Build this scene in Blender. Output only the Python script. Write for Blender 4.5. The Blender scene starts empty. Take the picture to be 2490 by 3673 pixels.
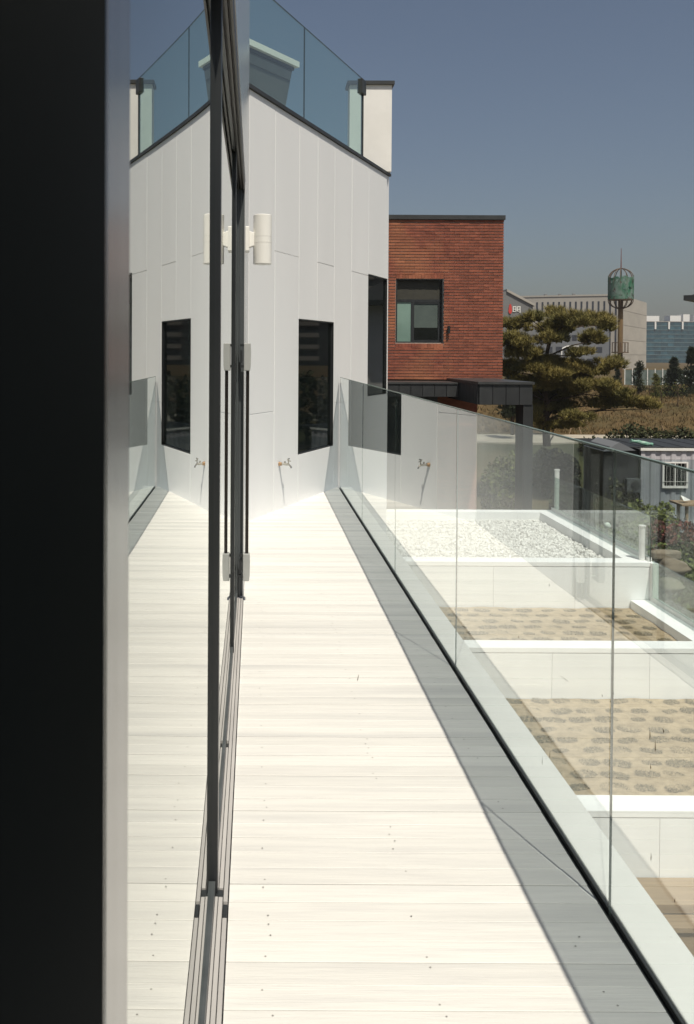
import bpy, bmesh, math, random
from math import radians, sin, cos, tan, pi
from mathutils import Vector, Matrix
random.seed(7)
scene = bpy.context.scene
COL = scene.collection

# ------------------------------------------------------------------ camera
PITCH, ROLL, EYE, FPX = radians(0.9), radians(0.3), 1.44, 3300.0
IW, IH, PPX, PPY = 2490.0, 3673.0, 916.0, 1324.0
fwd = Vector((0, cos(PITCH), -sin(PITCH))); up0 = Vector((0, sin(PITCH), cos(PITCH))); rt0 = Vector((1, 0, 0))
rt = rt0*cos(ROLL) + up0*sin(ROLL); up = up0*cos(ROLL) - rt0*sin(ROLL)
cd = bpy.data.cameras.new('camera'); cam = bpy.data.objects.new('camera', cd); COL.objects.link(cam)
M = Matrix((rt, up, -fwd)).transposed().to_4x4(); M.translation = Vector((0, 0, EYE)); cam.matrix_world = M
cd.sensor_fit = 'VERTICAL'; cd.sensor_height = 36.0; cd.lens = FPX/IH*36.0
cd.shift_x = (IW/2-PPX)/IH; cd.shift_y = -(IH/2-PPY)/IH
cd.clip_start = 0.02; cd.clip_end = 6000
cd.dof.use_dof = True; cd.dof.focus_distance = 9.0; cd.dof.aperture_fstop = 14.0
scene.camera = cam
def at(px, py, Y):
    """world point that the photo's pixel (px, py) shows at distance Y"""
    v = rt*((px-PPX)/FPX) + up*(-(py-PPY)/FPX) + fwd
    return Vector((0, 0, EYE)) + v*(Y/v.y)

# ------------------------------------------------------------------ light
SUN = Vector((0.197, -0.583, 1.2)).normalized()
w = bpy.data.worlds.new('World'); scene.world = w; w.use_nodes = True
nt = w.node_tree; nt.nodes.clear()
sky = nt.nodes.new('ShaderNodeTexSky'); sky.sky_type = 'NISHITA'; sky.sun_disc = False
sky.sun_elevation = math.asin(SUN.z); sky.sun_rotation = math.atan2(SUN.x, SUN.y)
sky.air_density = 1.0; sky.dust_density = 2.6; sky.ozone_density = 1.0
hs = nt.nodes.new('ShaderNodeHueSaturation'); hs.inputs['Saturation'].default_value = 0.90
bg = nt.nodes.new('ShaderNodeBackground'); bg.inputs['Strength'].default_value = 0.059
wo = nt.nodes.new('ShaderNodeOutputWorld')
nt.links.new(sky.outputs[0], hs.inputs['Color']); nt.links.new(hs.outputs[0], bg.inputs[0]); nt.links.new(bg.outputs[0], wo.inputs[0])
sl = bpy.data.lights.new('sun', 'SUN'); sl.energy = 4.2; sl.angle = radians(0.53); sl.color = (1.0, 0.93, 0.80)
so = bpy.data.objects.new('sun', sl); COL.objects.link(so); so.location = (8, -20, 40)
so.rotation_euler = SUN.to_track_quat('Z', 'Y').to_euler()
scene.view_settings.view_transform = 'Standard'; scene.view_settings.look = 'None'
scene.view_settings.exposure = 0.18; scene.view_settings.gamma = 1.0
try: scene.view_settings.use_curve_mapping = False
except Exception: pass
cy = scene.cycles
cy.use_denoising = True; cy.max_bounces = 12; cy.transparent_max_bounces = 24; cy.glossy_bounces = 8
cy.diffuse_bounces = 4; cy.caustics_reflective = False; cy.caustics_refractive = False; cy.sample_clamp_indirect = 6.0

# ------------------------------------------------------------------ materials
def nodes(name):
    m = bpy.data.materials.new(name); m.use_nodes = True; t = m.node_tree; t.nodes.clear()
    o = t.nodes.new('ShaderNodeOutputMaterial'); return m, t, o
def mat(name, c1, c2=None, scale=4.0, stretch=(1, 1, 1), rough=0.6, bump=0.0, bscale=None, spec=0.4, metal=0.0, detail=6.0,
        per_object=0.0, island=0.0, lo=0.35, hi=0.65, c3=None, s3=1.0, map3=False, p3=(.45, .62)):
    m, t, o = nodes(name); N = t.nodes.new; L = t.links.new
    p = N('ShaderNodeBsdfPrincipled'); L(p.outputs[0], o.inputs[0])
    p.inputs['Roughness'].default_value = rough; p.inputs['Metallic'].default_value = metal
    p.inputs['Specular IOR Level'].default_value = spec
    tc = N('ShaderNodeTexCoord'); oi = N('ShaderNodeObjectInfo'); mp = N('ShaderNodeMapping'); mp.inputs['Scale'].default_value = stretch
    ad = N('ShaderNodeVectorMath'); ad.operation = 'ADD'
    sc = N('ShaderNodeVectorMath'); sc.operation = 'SCALE'; sc.inputs[0].default_value = (37.0, 91.0, 53.0)
    L(oi.outputs['Random'], sc.inputs['Scale']); L(tc.outputs['Object'], ad.inputs[0]); L(sc.outputs[0], ad.inputs[1]); L(ad.outputs[0], mp.inputs[0])
    if c2 is None: c2 = tuple(x*0.82 for x in c1)
    n = N('ShaderNodeTexNoise'); n.inputs['Scale'].default_value = scale; n.inputs['Detail'].default_value = detail; L(mp.outputs[0], n.inputs['Vector'])
    r = N('ShaderNodeValToRGB'); r.color_ramp.elements[0].position = lo; r.color_ramp.elements[1].position = hi
    r.color_ramp.elements[0].color = (*c2, 1); r.color_ramp.elements[1].color = (*c1, 1); L(n.outputs[0], r.inputs[0])
    c = r.outputs[0]
    if c3 is not None:
        n3 = N('ShaderNodeTexNoise'); n3.inputs['Scale'].default_value = s3; n3.inputs['Detail'].default_value = 3; L(mp.outputs[0] if map3 else tc.outputs['Object'], n3.inputs['Vector'])
        r3 = N('ShaderNodeValToRGB'); r3.color_ramp.elements[0].position, r3.color_ramp.elements[1].position = p3; L(n3.outputs[0], r3.inputs[0])
        mx = N('ShaderNodeMixRGB'); L(r3.outputs[0], mx.inputs[0]); L(c, mx.inputs[1]); mx.inputs[2].default_value = (*c3, 1); c = mx.outputs[0]
    if per_object or island:
        g = N('ShaderNodeNewGeometry'); a = N('ShaderNodeMath'); a.operation = 'ADD'
        L(oi.outputs['Random'], a.inputs[0]); L(g.outputs['Random Per Island'], a.inputs[1])
        fr = N('ShaderNodeMath'); fr.operation = 'FRACT'; L(a.outputs[0], fr.inputs[0])
        mr = N('ShaderNodeMapRange'); k = per_object or island; mr.inputs[3].default_value = 1-k; mr.inputs[4].default_value = 1+k; L(fr.outputs[0], mr.inputs[0])
        mv = N('ShaderNodeVectorMath'); mv.operation = 'SCALE'; L(c, mv.inputs[0]); L(mr.outputs[0], mv.inputs['Scale']); c = mv.outputs[0]
    L(c, p.inputs['Base Color'])
    if bump:
        n2 = N('ShaderNodeTexNoise'); n2.inputs['Scale'].default_value = bscale or scale*6; n2.inputs['Detail'].default_value = 4; L(mp.outputs[0], n2.inputs['Vector'])
        b = N('ShaderNodeBump'); b.inputs['Strength'].default_value = bump; b.inputs['Distance'].default_value = 0.01
        L(n2.outputs[0], b.inputs['Height']); L(b.outputs[0], p.inputs['Normal'])
    return m
def glass(name, tint, haze=0.0, f0=0.04, power=4.8, slab=False, dust=(0.75, 0.78, 0.75)):
    """clear flat glass: transparent with a mirror layer that follows the angle of view"""
    m, t, o = nodes(name); N = t.nodes.new; L = t.links.new
    g = N('ShaderNodeNewGeometry'); d = N('ShaderNodeVectorMath'); d.operation = 'DOT_PRODUCT'
    L(g.outputs['Normal'], d.inputs[0]); L(g.outputs['Incoming'], d.inputs[1])
    a = N('ShaderNodeMath'); a.operation = 'ABSOLUTE'; L(d.outputs['Value'], a.inputs[0])
    s = N('ShaderNodeMath'); s.operation = 'SUBTRACT'; s.inputs[0].default_value = 1; s.use_clamp = True; L(a.outputs[0], s.inputs[1])
    pw = N('ShaderNodeMath'); pw.operation = 'POWER'; pw.inputs[1].default_value = power; L(s.outputs[0], pw.inputs[0])
    mr = N('ShaderNodeMapRange'); mr.inputs[3].default_value = f0; mr.inputs[4].default_value = 1; L(pw.outputs[0], mr.inputs[0]); fac = mr.outputs[0]
    if slab:   # the fit is for the whole slab, so the face the ray leaves by adds nothing more
        bf = N('ShaderNodeMath'); bf.operation = 'SUBTRACT'; bf.inputs[0].default_value = 1; L(g.outputs['Backfacing'], bf.inputs[1])
        mu = N('ShaderNodeMath'); mu.operation = 'MULTIPLY'; L(fac, mu.inputs[0]); L(bf.outputs[0], mu.inputs[1]); fac = mu.outputs[0]
    tr = N('ShaderNodeBsdfTransparent'); tr.inputs[0].default_value = (*tint, 1)
    gl = N('ShaderNodeBsdfGlossy'); gl.inputs['Roughness'].default_value = 0.0; gl.inputs[0].default_value = (0.97, 0.985, 0.97, 1)
    base = tr.outputs[0]
    if haze:
        df = N('ShaderNodeBsdfDiffuse'); df.inputs[0].default_value = (*dust, 1)
        mh = N('ShaderNodeMixShader'); mh.inputs[0].default_value = haze; L(base, mh.inputs[1]); L(df.outputs[0], mh.inputs[2]); base = mh.outputs[0]
    mx = N('ShaderNodeMixShader'); L(fac, mx.inputs[0]); L(base, mx.inputs[1]); L(gl.outputs[0], mx.inputs[2]); L(mx.outputs[0], o.inputs[0])
    return m
MT = {}
MT['plank'] = mat('whitewashed_wood', (.70, .695, .665), (.635, .63, .61), 3.0, (1.3, 22, 1), .6, .15, 9, .3, per_object=.05, lo=.28, hi=.58, c3=(.56, .56, .548), s3=.42, map3=True, p3=(.50, .74))
MT['panel'] = mat('white_fibre_panel', (.85, .86, .87), (.82, .83, .84), 1.4, (1, 1, .3), .42, .03, 60, .4, per_object=.014)
MT['gloss_panel'] = mat('coated_wall_panel', (.55, .56, .57), (.50, .51, .52), 6, (1, 1, .12), .16, .05, 14, .6)
MT['white'] = mat('white_render', (.88, .885, .88), (.81, .815, .81), 2.2, (1, 1, .5), .75, .08, 40, .3)
MT['white_paint'] = mat('white_paint', (.80, .79, .76), (.76, .75, .72), 8, rough=.35)
MT['dark_metal'] = mat('dark_anodised_metal', (.028, .031, .033), (.018, .02, .022), 9, (1, 1, .2), .32, .02, 60, .5)
MT['grey_metal'] = mat('grey_anodised_metal', (.085, .095, .10), (.06, .068, .072), 9, (1, 1, .2), .35, .02, 60, .5)
MT['bronze'] = mat('bronze_head_frame', (.055, .046, .040), (.03, .026, .023), 5, (30, .4, 30), .4, .0, 60, .5)
MT['alu'] = mat('satin_aluminium', (.60, .58, .56), (.50, .485, .47), 12, (1, .15, 1), .38, .03, 80, .5, metal=.2)
MT['near_alu'] = mat('near_door_stile_metal', (.30, .30, .31), (.24, .235, .24), 6, (1, 20, .05), .25, .0, 30, .6, metal=.7)
MT['near_dark'] = mat('dark_door_edge', (.0048, .0060, .0068), (.0018, .0032, .0042), 1.2, (1, 1, .6), .3, .0, 30, .5)
MT['handle_grey'] = mat('grey_handle_plastic', (.42, .43, .42), (.37, .38, .375), 10, rough=.45)
MT['bar'] = mat('dark_brown_bar', (.020, .015, .012), (.012, .009, .008), 10, rough=.3)
MT['black'] = mat('black_channel', (.016, .017, .017), (.010, .011, .011), 14, rough=.55, bump=.1)
MT['glass_edge'] = mat('green_glass_edge', (.020, .034, .028), (.012, .022, .018), 10, rough=.2, spec=.6)
MT['glass_lip'] = mat('pale_glass_lip', (.20, .27, .24), (.16, .22, .195), 10, rough=.25, spec=.6)
MT['rail_glass'] = glass('balustrade_glass', (.935, .982, .99), .015, .07, 3.2, True)
MT['roof_glass'] = glass('roof_balustrade_glass', (.83, .94, .905), .02, .07, 3.4, True)
MT['low_glass'] = glass('lower_balustrade_glass', (.82, .90, .865), .03, .07, 3.4, True)
MT['door_glass'] = glass('door_glass', (.42, .46, .45), 0.0, .15, 2.8)
MT['dark_glass'] = mat('dark_window_glass', (.006, .009, .009), (.005, .007, .007), 2, rough=.02, spec=.32)
MT['teal_glass'] = mat('teal_window_glass', (.030, .095, .125), (.014, .05, .07), .35, (1, 1, .6), .12, spec=.5, detail=2, per_object=.25)
MT['interior'] = mat('dark_interior', (.035, .035, .036), (.025, .025, .026), 3, rough=.8)
MT['coping'] = mat('dark_coping_metal', (.045, .047, .048), (.033, .035, .036), 5, rough=.45)
MT['soil'] = mat('sandy_soil', (.40, .31, .20), (.28, .215, .135), 14, rough=.95, bump=.6, bscale=60, spec=.1)
MT['dry_grass'] = mat('dry_turf_plug', (.20, .165, .10), (.14, .12, .075), 30, rough=.9, spec=.1, island=.35)
MT['pebble'] = mat('white_pebble', (.84, .83, .80), (.74, .73, .70), 20, rough=.7, spec=.2, island=.12)
MT['gravel_base'] = mat('gravel_bed', (.62, .61, .58), (.42, .41, .39), 45, rough=.9, bump=.6, bscale=80)
MT['brick'] = mat('red_brick', (.285, .092, .057), (.185, .06, .041), 5, (1, 1, 3), .85, .3, 60, .2, island=.15, c3=(.35, .14, .075), s3=.75)
MT['mortar'] = mat('grey_mortar', (.46, .42, .37), (.37, .34, .30), 20, rough=.95, bump=.3)
MT['black_zinc'] = mat('black_zinc_cladding', (.030, .032, .034), (.022, .024, .026), 4, rough=.5, per_object=.15)
MT['concrete'] = mat('pale_concrete', (.40, .375, .335), (.33, .31, .28), .12, rough=.9)
MT['concrete_side'] = mat('pale_concrete_side', (.47, .44, .385), (.40, .375, .33), .1, (1, 1, 3), rough=.9)
MT['grey_wall'] = mat('grey_cladding', (.17, .172, .172), (.14, .142, .143), .15, rough=.8)
MT['blue_grey_wall'] = mat('blue_grey_wall', (.16, .17, .185), (.13, .14, .155), .15, rough=.8)
MT['window_dark'] = mat('far_dark_window', (.045, .05, .065), (.03, .034, .045), .5, rough=.15)
MT['red_sign'] = mat('red_sign', (.55, .045, .03), (.48, .04, .03), 1, rough=.5)
MT['white_sign'] = mat('white_sign', (.80, .80, .76), (.74, .74, .70), 1, rough=.5)
MT['bark'] = mat('pine_bark', (.085, .058, .042), (.04, .03, .024), 7, (1, 1, .4), .95, .6, 30, .1)
MT['pine'] = mat('pine_needles', (.26, .21, .065), (.13, .125, .042), .8, rough=.7, spec=.2, island=.35)
MT['pine_dark'] = mat('dark_pine_needles', (.045, .055, .028), (.020, .028, .016), .8, rough=.7, spec=.2, island=.35)
MT['yellow_leaf'] = mat('yellow_green_leaf', (.13, .13, .035), (.075, .085, .025), 1, rough=.7, spec=.2, island=.35)
MT['hedge'] = mat('hedge_leaf', (.060, .066, .026), (.026, .032, .014), 1, rough=.7, spec=.2, island=.4)
MT['green_leaf'] = mat('shrub_leaf', (.15, .17, .045), (.075, .095, .028), 1.5, rough=.65, spec=.25, island=.4)
MT['red_leaf'] = mat('red_shrub_leaf', (.17, .050, .040), (.080, .034, .025), 1.5, rough=.65, spec=.25, island=.4)
MT['ground'] = mat('dark_green_ground', (.062, .066, .034), (.032, .038, .022), .6, rough=.95, bump=.6, bscale=5, spec=.1, c3=(.11, .09, .05), s3=.25)
MT['hill'] = mat('dry_grass_bank', (.125, .084, .040), (.075, .054, .027), 1.6, rough=.95, bump=.9, bscale=9, spec=.1, c3=(.070, .058, .028), s3=.35)
MT['path'] = mat('pale_path', (.40, .36, .29), (.33, .30, .25), .8, rough=.95, spec=.1)
MT['container'] = mat('grey_corrugated_steel', (.30, .32, .345), (.25, .268, .29), 1.1, (1, 1, 2), .55, .05, 30, .3)
MT['lilac'] = mat('lilac_grey_steel', (.50, .48, .51), (.43, .415, .44), 1.5, (1, 1, 2), .6)
MT['tarp'] = mat('green_tarp', (.06, .24, .16), (.30, .42, .37), 5, (1, 4, 1), .5, .3, 20)
MT['net'] = mat('green_netting', (.030, .13, .075), (.16, .23, .20), 1.6, (1, 1, .5), .8, .2, 20, .1, lo=.38, hi=.6)
MT['rust'] = mat('rusty_steel', (.19, .125, .055), (.10, .062, .035), 1.5, (1, 1, .3), .8)
MT['rib'] = mat('cage_steel', (.13, .085, .05), (.08, .055, .035), 2, rough=.7)
MT['wood'] = mat('raw_timber', (.34, .245, .155), (.26, .185, .118), 5, (.4, 6, 6), .7, .1, 30)
MT['chrome'] = mat('tap_chrome', (.62, .60, .54), (.5, .48, .43), 12, rough=.15, metal=.9)
MT['brass'] = mat('tap_brass', (.45, .30, .18), (.36, .23, .13), 12, rough=.3, metal=.8)
MT['lamp'] = mat('cream_lamp_paint', (.86, .85, .81), (.83, .82, .78), 12, rough=.4)
MT['grey_frame'] = mat('lantern_grey', (.25, .255, .255), (.21, .215, .215), 3, rough=.5)
MT['lantern_panel'] = mat('lantern_side_panel', (.115, .118, .115), (.095, .098, .096), 2.5, rough=.35)
MT['green_pane'] = mat('pale_green_glass', (.20, .30, .26), (.14, .22, .19), 1.2, rough=.12, spec=.5)
MT['fence_green'] = mat('pale_fence', (.13, .16, .15), (.09, .12, .11), 2, rough=.4)
MT['spire'] = mat('spire_paint', (.20, .06, .04), (.14, .04, .03), 2)
MT['teal_band'] = mat('teal_spandrel', (.13, .20, .215), (.10, .165, .18), .3)
MT['blind'] = mat('olive_blind', (.045, .044, .034), (.036, .035, .028), 8, rough=.7)
MT['blind_grey'] = mat('grey_green_blind', (.085, .11, .10), (.07, .092, .085), 4, rough=.5)
MT['screw'] = mat('dark_screw', (.30, .29, .27), (.22, .21, .20), 10, rough=.5)
MT['spider_rock'] = mat('garden_stone', (.27, .22, .16), (.18, .15, .11), 4, rough=.9, bump=.5)

# ------------------------------------------------------------------ mesh helpers
class MB:
    def __init__(s): s.v = []; s.f = []
    def add(s, v, f):
        o = len(s.v); s.v += [tuple(x) for x in v]; s.f += [tuple(i+o for i in q) for q in f]; return s
    def box(s, x0, x1, y0, y1, z0, z1):
        return s.add([(x0,y0,z0),(x1,y0,z0),(x1,y1,z0),(x0,y1,z0),(x0,y0,z1),(x1,y0,z1),(x1,y1,z1),(x0,y1,z1)],
                     [(0,3,2,1),(4,5,6,7),(0,1,5,4),(1,2,6,5),(2,3,7,6),(3,0,4,7)])
    def hexa(s, p): return s.add(p, [(0,3,2,1),(4,5,6,7),(0,1,5,4),(1,2,6,5),(2,3,7,6),(3,0,4,7)])
    def prism(s, pts, z0, z1):
        n = len(pts)
        return s.add([(x,y,z0) for x,y in pts]+[(x,y,z1) for x,y in pts],
                     [tuple(reversed(range(n))), tuple(range(n,2*n))]+[(i,(i+1)%n,(i+1)%n+n,i+n) for i in range(n)])
    def tube(s, pts, rad, n=10, cap=True):
        pts = [Vector(p) for p in pts]; R = rad if isinstance(rad, (list, tuple)) else [rad]*len(pts)
        vs, fs = [], []; ref = None
        for i, p in enumerate(pts):
            d = (pts[min(i+1, len(pts)-1)]-pts[max(i-1, 0)]).normalized()
            if ref is None: ref = d.orthogonal().normalized()
            ref = (ref-d*ref.dot(d)).normalized(); b = d.cross(ref)
            vs += [p+(ref*cos(2*pi*k/n)+b*sin(2*pi*k/n))*R[i] for k in range(n)]
        for i in range(len(pts)-1):
            for k in range(n): fs.append((i*n+k, i*n+(k+1)%n, (i+1)*n+(k+1)%n, (i+1)*n+k))
        if cap: fs += [tuple(reversed(range(n))), tuple(range((len(pts)-1)*n, len(pts)*n))]
        return s.add(vs, fs)
    def build(s, name, m, parent=None, bevel=0.0, smooth=False):
        me = bpy.data.meshes.new(name); off = Vector((0,0,0))
        if parent is not None: off = Vector(parent['origin'])
        me.from_pydata([Vector(v)-off for v in s.v], [], s.f); me.update()
        o = bpy.data.objects.new(name, me); COL.objects.link(o)
        me.materials.append(MT[m] if isinstance(m, str) else m)
        if smooth: me.polygons.foreach_set('use_smooth', [True]*len(me.polygons))
        if parent is not None: o.parent = parent; o['origin'] = parent['origin']
        else: o['origin'] = (0.0, 0.0, 0.0)
        if bevel:
            b = o.modifiers.new('bevel', 'BEVEL'); b.width = bevel; b.segments = 2; b.limit_method = 'ANGLE'
        return o
def tag(o, label=None, cat=None, group=None, kind=None):
    if label: o['label'] = label
    if cat: o['category'] = cat
    if group: o['group'] = group
    if kind: o['kind'] = kind
    return o
def thing(name, loc, label, cat, group=None):
    o = bpy.data.objects.new(name, None); COL.objects.link(o); o.location = loc; o['origin'] = tuple(float(c) for c in loc)
    o.empty_display_size = .1
    return tag(o, label, cat, group)
def B(x0, x1, y0, y1, z0, z1): return MB().box(x0, x1, y0, y1, z0, z1)
def base(o, loc):
    """give a one-mesh top-level thing its origin at its base"""
    d = Vector(loc); o.data.transform(Matrix.Translation(-d)); o.location = d; o['origin'] = tuple(d); return o

# ------------------------------------------------------------------ ground and terrain
def bump_h(x, y): return .12*sin(x*.7+y*.33)+.10*sin(x*.31-y*.57+1.3)+.06*sin(x*1.7+2*sin(y*.9))
def grid_mesh(x0, x1, y0, y1, nx, ny, h):
    mb = MB(); mb.v = [(x0+(x1-x0)*i/nx, y0+(y1-y0)*j/ny, h(x0+(x1-x0)*i/nx, y0+(y1-y0)*j/ny)) for j in range(ny+1) for i in range(nx+1)]
    mb.f = [(j*(nx+1)+i, j*(nx+1)+i+1, (j+1)*(nx+1)+i+1, (j+1)*(nx+1)+i) for j in range(ny) for i in range(nx)]; return mb
tag(MB().add([(-700,-150,-4.35),(700,-150,-4.35),(700,700,-4.35),(-700,700,-4.35)], [(0,1,2,3)]).build('ground', 'ground'), kind='structure')
tag(grid_mesh(-30, 70, -20, 43, 100, 63, lambda x, y: -4.05+bump_h(x, y)).build('garden_ground', 'ground', smooth=True), kind='structure')
def hill_h(x, y):
    t = min(1, max(0, (y-48.5)/9)); t = t*t*(3-2*t)
    return -2.75+t*1.45+.10*sin(x*.9+y*.4)+.08*sin(x*.37-y*1.1)+.05*sin(2.3*x+1.7*y)
def bank_h(x, y):
    t = min(1, max(0, (y-40)/4.0)); return -4.15+1.42*t+.05*sin(x*1.3+y)
tag(grid_mesh(-40, 110, 39.5, 44.2, 150, 8, bank_h).build('grass_verge', 'ground', smooth=True), kind='structure')
tag(B(-40, 110, 44.0, 48.6, -3.2, -2.70).build('path', 'path'), kind='structure')
tag(grid_mesh(-60, 160, 48.5, 110, 160, 60, hill_h).build('hill', 'hill', smooth=True), kind='structure')
tag(grid_mesh(-650, 650, 109, 690, 20, 12, lambda x, y: -1.3).build('far_ground', 'hill'), kind='structure')

# ------------------------------------------------------------------ terrace deck
RX = 0.914                       # face of the glass balustrade
GX = -0.105                      # plane of the sliding glass
deck = tag(B(-.02, RX-.004, -1.2, 10.6, -.10, -.04).build('deck', 'interior'), kind='structure')
deck['origin'] = (0.0, 0.0, 0.0)
pitch = .0805
def plank_mesh(x0):
    mb = MB(); h = .0390; c = .0012
    prof = [(-h, -.038), (-h, -c), (-h+c, 0), (h-c, 0), (h, -c), (h, -.038)]
    n = len(prof); mb.add([(x0, y, z) for y, z in prof]+[(RX-.003, y, z) for y, z in prof], [tuple(range(n)), tuple(reversed(range(n, 2*n)))]+[(i+n, (i+1)%n+n, (i+1)%n, i) for i in range(n)])
    return mb
ref = None
for i in range(int(11.6/pitch)):
    y = -1.1+i*pitch
    if ref is None: o = plank_mesh(-.062).build('plank', 'plank', deck); ref = o
    else:
        o = ref.copy(); COL.objects.link(o); o.parent = deck
    o.location = (0, y, random.uniform(-.0012, .0012)); o.rotation_euler = (random.uniform(-.004, .004), 0, random.uniform(-.0008, .0008))
sc_ = MB()
for i in range(int(9.5/pitch)):
    y = -1.1+i*pitch
    for x in (.035, .42, .80):
        for s in (-.022, .022):
            if random.random() < .3:
                cx, cyy = x+random.uniform(-.012, .012), y+s
                sc_.add([(cx+0.0026*cos(k*pi/3), cyy+.0026*sin(k*pi/3), .0015) for k in range(6)], [tuple(range(6))])
tag(sc_.build('screw', 'screw', deck), kind='stuff')

# ------------------------------------------------------------------ glass balustrade along the terrace
bal = thing('glass_balustrade', (RX, 4, 0), 'long waist-high clear glass balustrade set in a black channel along the white terrace edge', 'balustrade')
MB().box(RX, RX+.0295, -1.2, 10.06, -.09, -.062).box(RX, RX+.003, -1.2, 10.06, -.062, -.012).box(RX+.0265, RX+.0295, -1.2, 10.06, -.062, -.012).build('base_channel', 'black', bal)
MB().box(RX+.003, RX+.0075, -1.2, 10.06, -.0615, -.010).box(RX+.0222, RX+.0265, -1.2, 10.06, -.0615, -.010).build('rubber_gasket', 'black', bal)
ends = [-1.2, .52, 2.37, 4.21, 6.05, 7.92, 10.04]
for a, b in zip(ends, ends[1:]):
    g = B(RX+.0105, RX+.0195, a+.003, b-.003, -.06, 1.195).build('glass_panel', 'rail_glass', bal)
    MB().box(RX+.0103, RX+.0197, a+.0035, b-.0035, 1.1955, 1.2).build('glass_rim', 'glass_lip', g)
    B(RX+.0125, RX+.0175, a+.0005, a+.0025, -.01, 1.199).build('panel_edge', 'glass_edge', g); B(RX+.0125, RX+.0175, b-.0025, b-.0005, -.01, 1.199).build('panel_edge', 'glass_edge', g)

mk = MB()
for px, py, l in ((1945,2745,.030),(1972,2720,.026),(2331,2655,.028),(2350,2700,.030),(2334,2760,.012),(2160,2500,.008),(2200,2495,.010),(1860,2290,.010),(2420,3240,.012),(2335,3090,.022),(2380,2630,.010),(1970,2105,.012)):
    v = at(px, py, 3)-Vector((0, 0, EYE)); q = (RX+.0101)/v.x; y, z = v.y*q, EYE+v.z*q; dy = random.uniform(-.004, .004)
    mk.add([(RX+.0101, y, z), (RX+.0101, y+.002, z+l*.3), (RX+.0101, y+dy, z+l), (RX+.0101, y-.002, z+l*.4)], [(0,1,2,3)])
tag(mk.build('smudge', 'bark', bal), kind='stuff')

# ------------------------------------------------------------------ the white terrace building
bld = thing('white_building', (-.06, 7.84, 0), 'white panelled building whose slanting wall closes the far end of the terrace', 'building')
ANG = radians(24.56); WD = Vector((sin(ANG), cos(ANG), 0)); WN = Vector((cos(ANG), -sin(ANG), 0)); WA = Vector((-.06, 7.925, 0)); WL = 4.22
TOP = 3.72
def W(s, n, t): return WA+WD*s+WN*n+Vector((0, 0, t))
def wbox(mb, s0, s1, n0, n1, t0, t1):
    return mb.hexa([W(s0,n0,t0), W(s0,n1,t0), W(s1,n1,t0), W(s1,n0,t0), W(s0,n0,t1), W(s0,n1,t1), W(s1,n1,t1), W(s1,n0,t1)])
WIN = (1.16, 2.18, .464, 1.79); CWIN = (3.38, 4.185, .95, 2.41)
# wall core behind the panels, with the two openings left open
core = MB()
for s0, s1, t0, t1 in [(0,1.16,-4,TOP),(1.16,2.18,-4,.464),(1.16,2.18,1.79,TOP),(2.18,3.38,-4,TOP),(3.38,4.185,-4,.95),(3.38,4.185,2.41,TOP),(4.185,WL,-4,TOP)]:
    wbox(core, s0, s1, -.22, -.008, t0, t1)
core.build('wall', 'white', bld)
cols = [0.0, .566, 1.16, 1.666, 2.18, 2.754, 3.38, WL]
def panel(s0, s1, t0, t1):
    g = .0028; o = wbox(MB(), s0+g, s1-g, -.0075, random.uniform(-.0015, .0005), t0+g, t1-g).build('wall_panel', 'panel', bld, bevel=.002); return o
def column(k, splits, lo=-1.3, hi=TOP):
    ts = [lo]+splits+[hi]
    for a, b in zip(ts, ts[1:]): panel(cols[k], cols[k+1], a, b)
column(0, [.92], -.12); column(1, [2.39], -.12)
panel(cols[2], cols[4], -.12, WIN[2]); panel(cols[2], cols[3], WIN[3], TOP); panel(cols[3], cols[4], WIN[3], 2.39); panel(cols[3], cols[4], 2.39, TOP)
column(4, [.92]); column(5, [.3, 2.39])
panel(cols[6], cols[7], -1.3, CWIN[2]); panel(cols[6], cols[7], CWIN[3], TOP); panel(4.185, WL, CWIN[2], CWIN[3])
def tower_window(s0, s1, t0, t1, deep):
    f = MB(); q = .008
    wbox(f, s0, s0+q, -.16, -.004, t0, t1); wbox(f, s1-q, s1, -.16, -.004, t0, t1)
    wbox(f, s0+q, s1-q, -.16, -.004, t0, t0+q); wbox(f, s0+q, s1-q, -.16, -.004, t1-q, t1)
    fr = f.build('window', 'dark_metal', bld)
    wbox(MB(), s0+q, s1-q, -deep-.01, -deep, t0+q, t1-q).build('pane', 'dark_glass', fr)
tower_window(*WIN, .035); tower_window(*CWIN, .03)
# coping along the roof edge, roof slab, hidden back walls
wbox(MB(), -.4, WL+.03, -.3, .018, TOP+.002, TOP+.035).build('coping', 'coping', bld)
Bp, Cp, Dp, Ep = W(WL, -.03, 0), W(WL, -.03, 0)+Vector((0, 6, 0)), Vector((-6, 17.6, 0)), Vector((-6, 8.0, 0))
MB().prism([(-.12, 8.06), (Bp.x-.03, Bp.y+.02), (Cp.x-.03, Cp.y), (Dp.x, Dp.y), (Ep.x, Ep.y+.05)], TOP-.3, TOP-.05).build('roof', 'concrete', bld)
MB().box(Bp.x-.2, Bp.x, Bp.y+.08, Cp.y, -4, TOP).build('wall', 'white', bld)
MB().box(-6, Cp.x-.21, Cp.y-.2, Cp.y, -4, TOP).build('wall', 'white', bld)
# upstand block at the end of the roof
ub = B(1.17, 1.70, 11.62, 11.86, TOP+.036, 4.84).build('roof_upstand', 'white_paint', bld)
B(1.14, 1.73, 11.59, 11.89, 4.841, 4.885).build('upstand_coping', 'coping', ub)
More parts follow.
